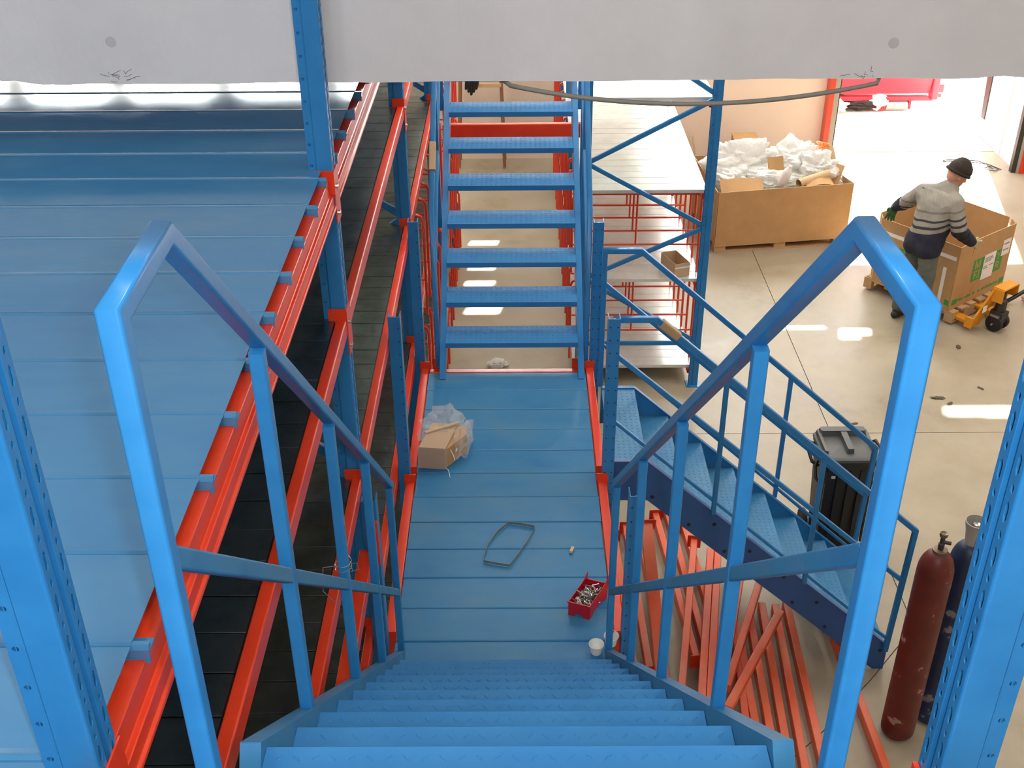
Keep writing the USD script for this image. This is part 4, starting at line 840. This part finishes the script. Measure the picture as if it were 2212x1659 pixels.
head = [[(NK-V(0, 0, .05), .058), (h(-.015, 0, -.06), .052)], [(h(-.018, 0, .035), (.092, .092, .092)), (h(.030, 0, .03), .072), (h(-.03, 0, -.02), .070)], [(h(.03, 0, .0), .068), (h(.052, 0, -.085), .034), (h(.0, .035, -.07), .03), (h(.0, -.035, -.07), .03)],
        [(h(.092, 0, .012), .010), (h(.112, 0, -.028), .012), (h(.088, 0, -.034), .014)], [(h(.080, .024, .032), .012), (h(.080, -.024, .032), .012)], [(h(.080, .018, -.062), .009), (h(.080, -.018, -.062), .009)]]
ears = [[(h(-.012, s*.078, .012), .016), (h(-.020, s*.082, -.025), .011), (h(-.006, s*.078, -.03), .008)] for s in (-1, 1)]
man = thing("person", "man in a striped grey and navy sweater and dark beanie bending over the printed box", "person", (4.07, 10.46, 0))
obj("body", mh(torso+arms+legs+head+ears+[[(ANL, .04), (ANL+.13*FW+V(0, 0, -.06), .03)], [(ANR, .04), (ANR+.13*FW+V(0, 0, -.06), .03)]], .016, 5), "skin", man, smooth=True)
eyes = [trimesh.creation.icosphere(2, .011) for _ in range(2)]
for e, s in zip(eyes, (-1, 1)): e.apply_translation(h(.083, s*.031, .012))
obj("eyes", cat(eyes), "label", man, smooth=True)
torso, arms, legs = body_bones(.018)
stripes = [(0, (.014, .016, .030)), (.405, (.014, .016, .030)), (.406, (.25, .23, .19)), (.438, (.25, .23, .19)), (.439, (.03, .03, .035)), (.455, (.03, .03, .035)), (.456, (.25, .23, .19)), (.487, (.25, .23, .19)), (.488, (.03, .03, .035)), (.503, (.03, .03, .035)), (.504, (.26, .24, .20)), (.552, (.26, .24, .20)), (.553, (.16, .15, .13)), (.565, (.16, .15, .13)), (.566, (.27, .25, .21)), (1, (.27, .25, .21))]
M["sweater"] = usdkit.material(stage, "/World/Looks/striped_knit", {"g": ("geometry", {}), "x": ("separate_xyz", {}), "d": ("vector_math", {"math_type": "dot_product", "vector2": (-.30, .0, 1.0)}), "m": ("map_range", {"from_min": -.60, "from_max": .60}), "r": ("rgb_ramp", {"ramp": stripes}),
    "w": ("wave_texture", {"scale": 14, "bands_direction": "x"}), "b": ("bump", {"strength": .25, "distance": .006}), "p": ("principled_bsdf", {"roughness": .95})},
    [("g.position", "d.vector1"), ("d.value", "m.value"), ("m.result", "r.fac"), ("r.color", "p.base_color"), ("g.position", "w.vector"), ("w.fac", "b.height"), ("b.normal", "p.normal")], surface="p.BSDF")
neckcut = m3.Manifold.hull_points(np.vstack([trimesh.creation.icosphere(2, .058).vertices+NK+V(.022, .014, .085), trimesh.creation.icosphere(2, .07).vertices+HD+V(0, 0, .1)]))
under = m3.Manifold.cube((2, 2, 1), True).translate((4.07, 10.5, .845-.5))
sw = mh(torso+chain((SHL, .082), (ELL, .074), (HL-.02*unit(HL-ELL), .048))+chain((SHR, .084), (ELR, .076), (HR-.02*unit(HR-ELR), .048)), .018, 6, [neckcut, under])
wob = (meshkit.fbm(sw.vertices*9, 3, 4)-.5)*.030; sw.vertices += sw.vertex_normals*wob[:, None]
swo = obj("sweater", sw, "sweater", man, smooth=True)
for A_, B_ in ((ELL, HL), (ELR, HR)): 
    d_ = unit(B_-A_); cf = mh(chain((A_+.32*(B_-A_), .073), (B_-.012*d_, .050)), .014, 5); cf.vertices += cf.vertex_normals*((meshkit.fbm(cf.vertices*14, 3, 6)-.5)*.02)[:, None]
    obj("sleeve_end", cf, "navy_knit", swo, smooth=True, label="navy lower half of the sleeve")
top = m3.Manifold.cube((2, 2, 1), True).translate((4.07, 10.5, .905+.5))
jn = mh([[(PEL+.07*LF, .120), (PEL-.07*LF, .120), (HIPL-V(0, 0, .03), .095), (HIPR-V(0, 0, .03), .095)]]+chain((HIPL, .105), (KNL, .082), (ANL+V(0, 0, .03), .072))+chain((HIPR, .105), (KNR, .082), (ANR+V(0, 0, .03), .072)), .02, 5, [top])
jn.vertices += jn.vertex_normals*((meshkit.fbm(jn.vertices*11, 3, 8)-.5)*.028)[:, None]
obj("jeans", jn, "jeans", man, smooth=True)
hat_cut = m3.Manifold.cube((.5, .5, .3), True).transform(np.c_[np.c_[fh, lh, uh], HD+uh*(-.15+.022)-fh*.0+V(0, 0, 0)])
hat = mh([[(h(-.015, 0, .055), .110), (h(.022, 0, .060), .094), (h(-.035, 0, .03), .100)], [(h(-.01, 0, .085), .095), (h(-.02, 0, .055), .108)]], .014, 4, [hat_cut])
ht = obj("beanie", hat, "beanie", man, smooth=True)
ring = [h(-.012+.118*math.cos(a), .104*math.sin(a), .030) for a in np.linspace(0, 2*math.pi, 28)[:-1]]
obj("brim", tube(ring, .016, 8, True, up=tuple(uh)), "beanie", ht, smooth=True)
obj("badge", tube([h(.104, -.028, .036), h(.118, -.012, .036)], .0105, 8), "label", ht, label="pale badge on the beanie's brim")
for A_ in (ANL, ANR):
    a0 = A_*V(1, 1, 0)
    obj("boot", mh([[(a0+V(0, 0, .13), .056), (a0+V(0, 0, .05), .050)], [(a0-.04*FW+V(0, 0, .042), .040), (a0+.05*FW+V(0, 0, .045), .043), (a0+.155*FW+V(0, 0, .034), .034)]], .018, 4, [m3.Manifold.cube((1, 1, .2), True).translate((*a0[:2], -.0995))]), "boot", man, smooth=True)
def hand(w, d, n, b, curl, spread=.0):
    """w wrist, d along the fingers, n out of the palm, b towards the thumb"""
    d, n, b = unit(d), unit(n), unit(b); parts = [[(w+.018*b, .020), (w-.018*b, .020), (w+.088*d+.030*b, .0145), (w+.082*d-.030*b, .0135)]]
    for off, ln, c0 in ((.032, 1.0, 0), (.011, 1.08, .05), (-.011, 1.0, .1), (-.030, .82, .15)):
        p = w+.084*d+off*b; a = c0+curl*.35; r_ = .0125; js = [(p, r_+.001)]
        for seg, da in ((.044, 0), (.028, curl*.9), (.022, curl*.7)):
            a += da; p = p+seg*ln*(math.cos(a)*d+math.sin(a)*n+spread*off*6*b); r_ -= .0009; js.append((p, r_))
        parts += chain(*js)
    t0 = w+.030*d+.028*b; parts += chain((t0, .014), (t0+.034*unit(.55*d+.75*b+.25*n), .0125), (t0+.062*unit(.75*d+.5*b+.45*n), .0105), (t0+.082*unit(.85*d+.3*b+.6*n), .0095))
    return mh(parts, .005, 5)
gr = hand(HR, (.84, .36, -.40), (-.42, .85, -.12), (.36, .10, .92), .55, .6)
g1 = obj("glove", gr, "glove", man, smooth=True)
cuffd = unit(HR-ELR); obj("glove_cuff", tube([HR-.015*cuffd, HR+.012*cuffd], .040, 14), "glove_green", g1, smooth=40)
gl = hand(HL, (-.25, .10, -.96), (.55, .80, -.06), (-.80, .57, .25), .40, .8)
obj("glove", gl, "glove_green", man, smooth=True)
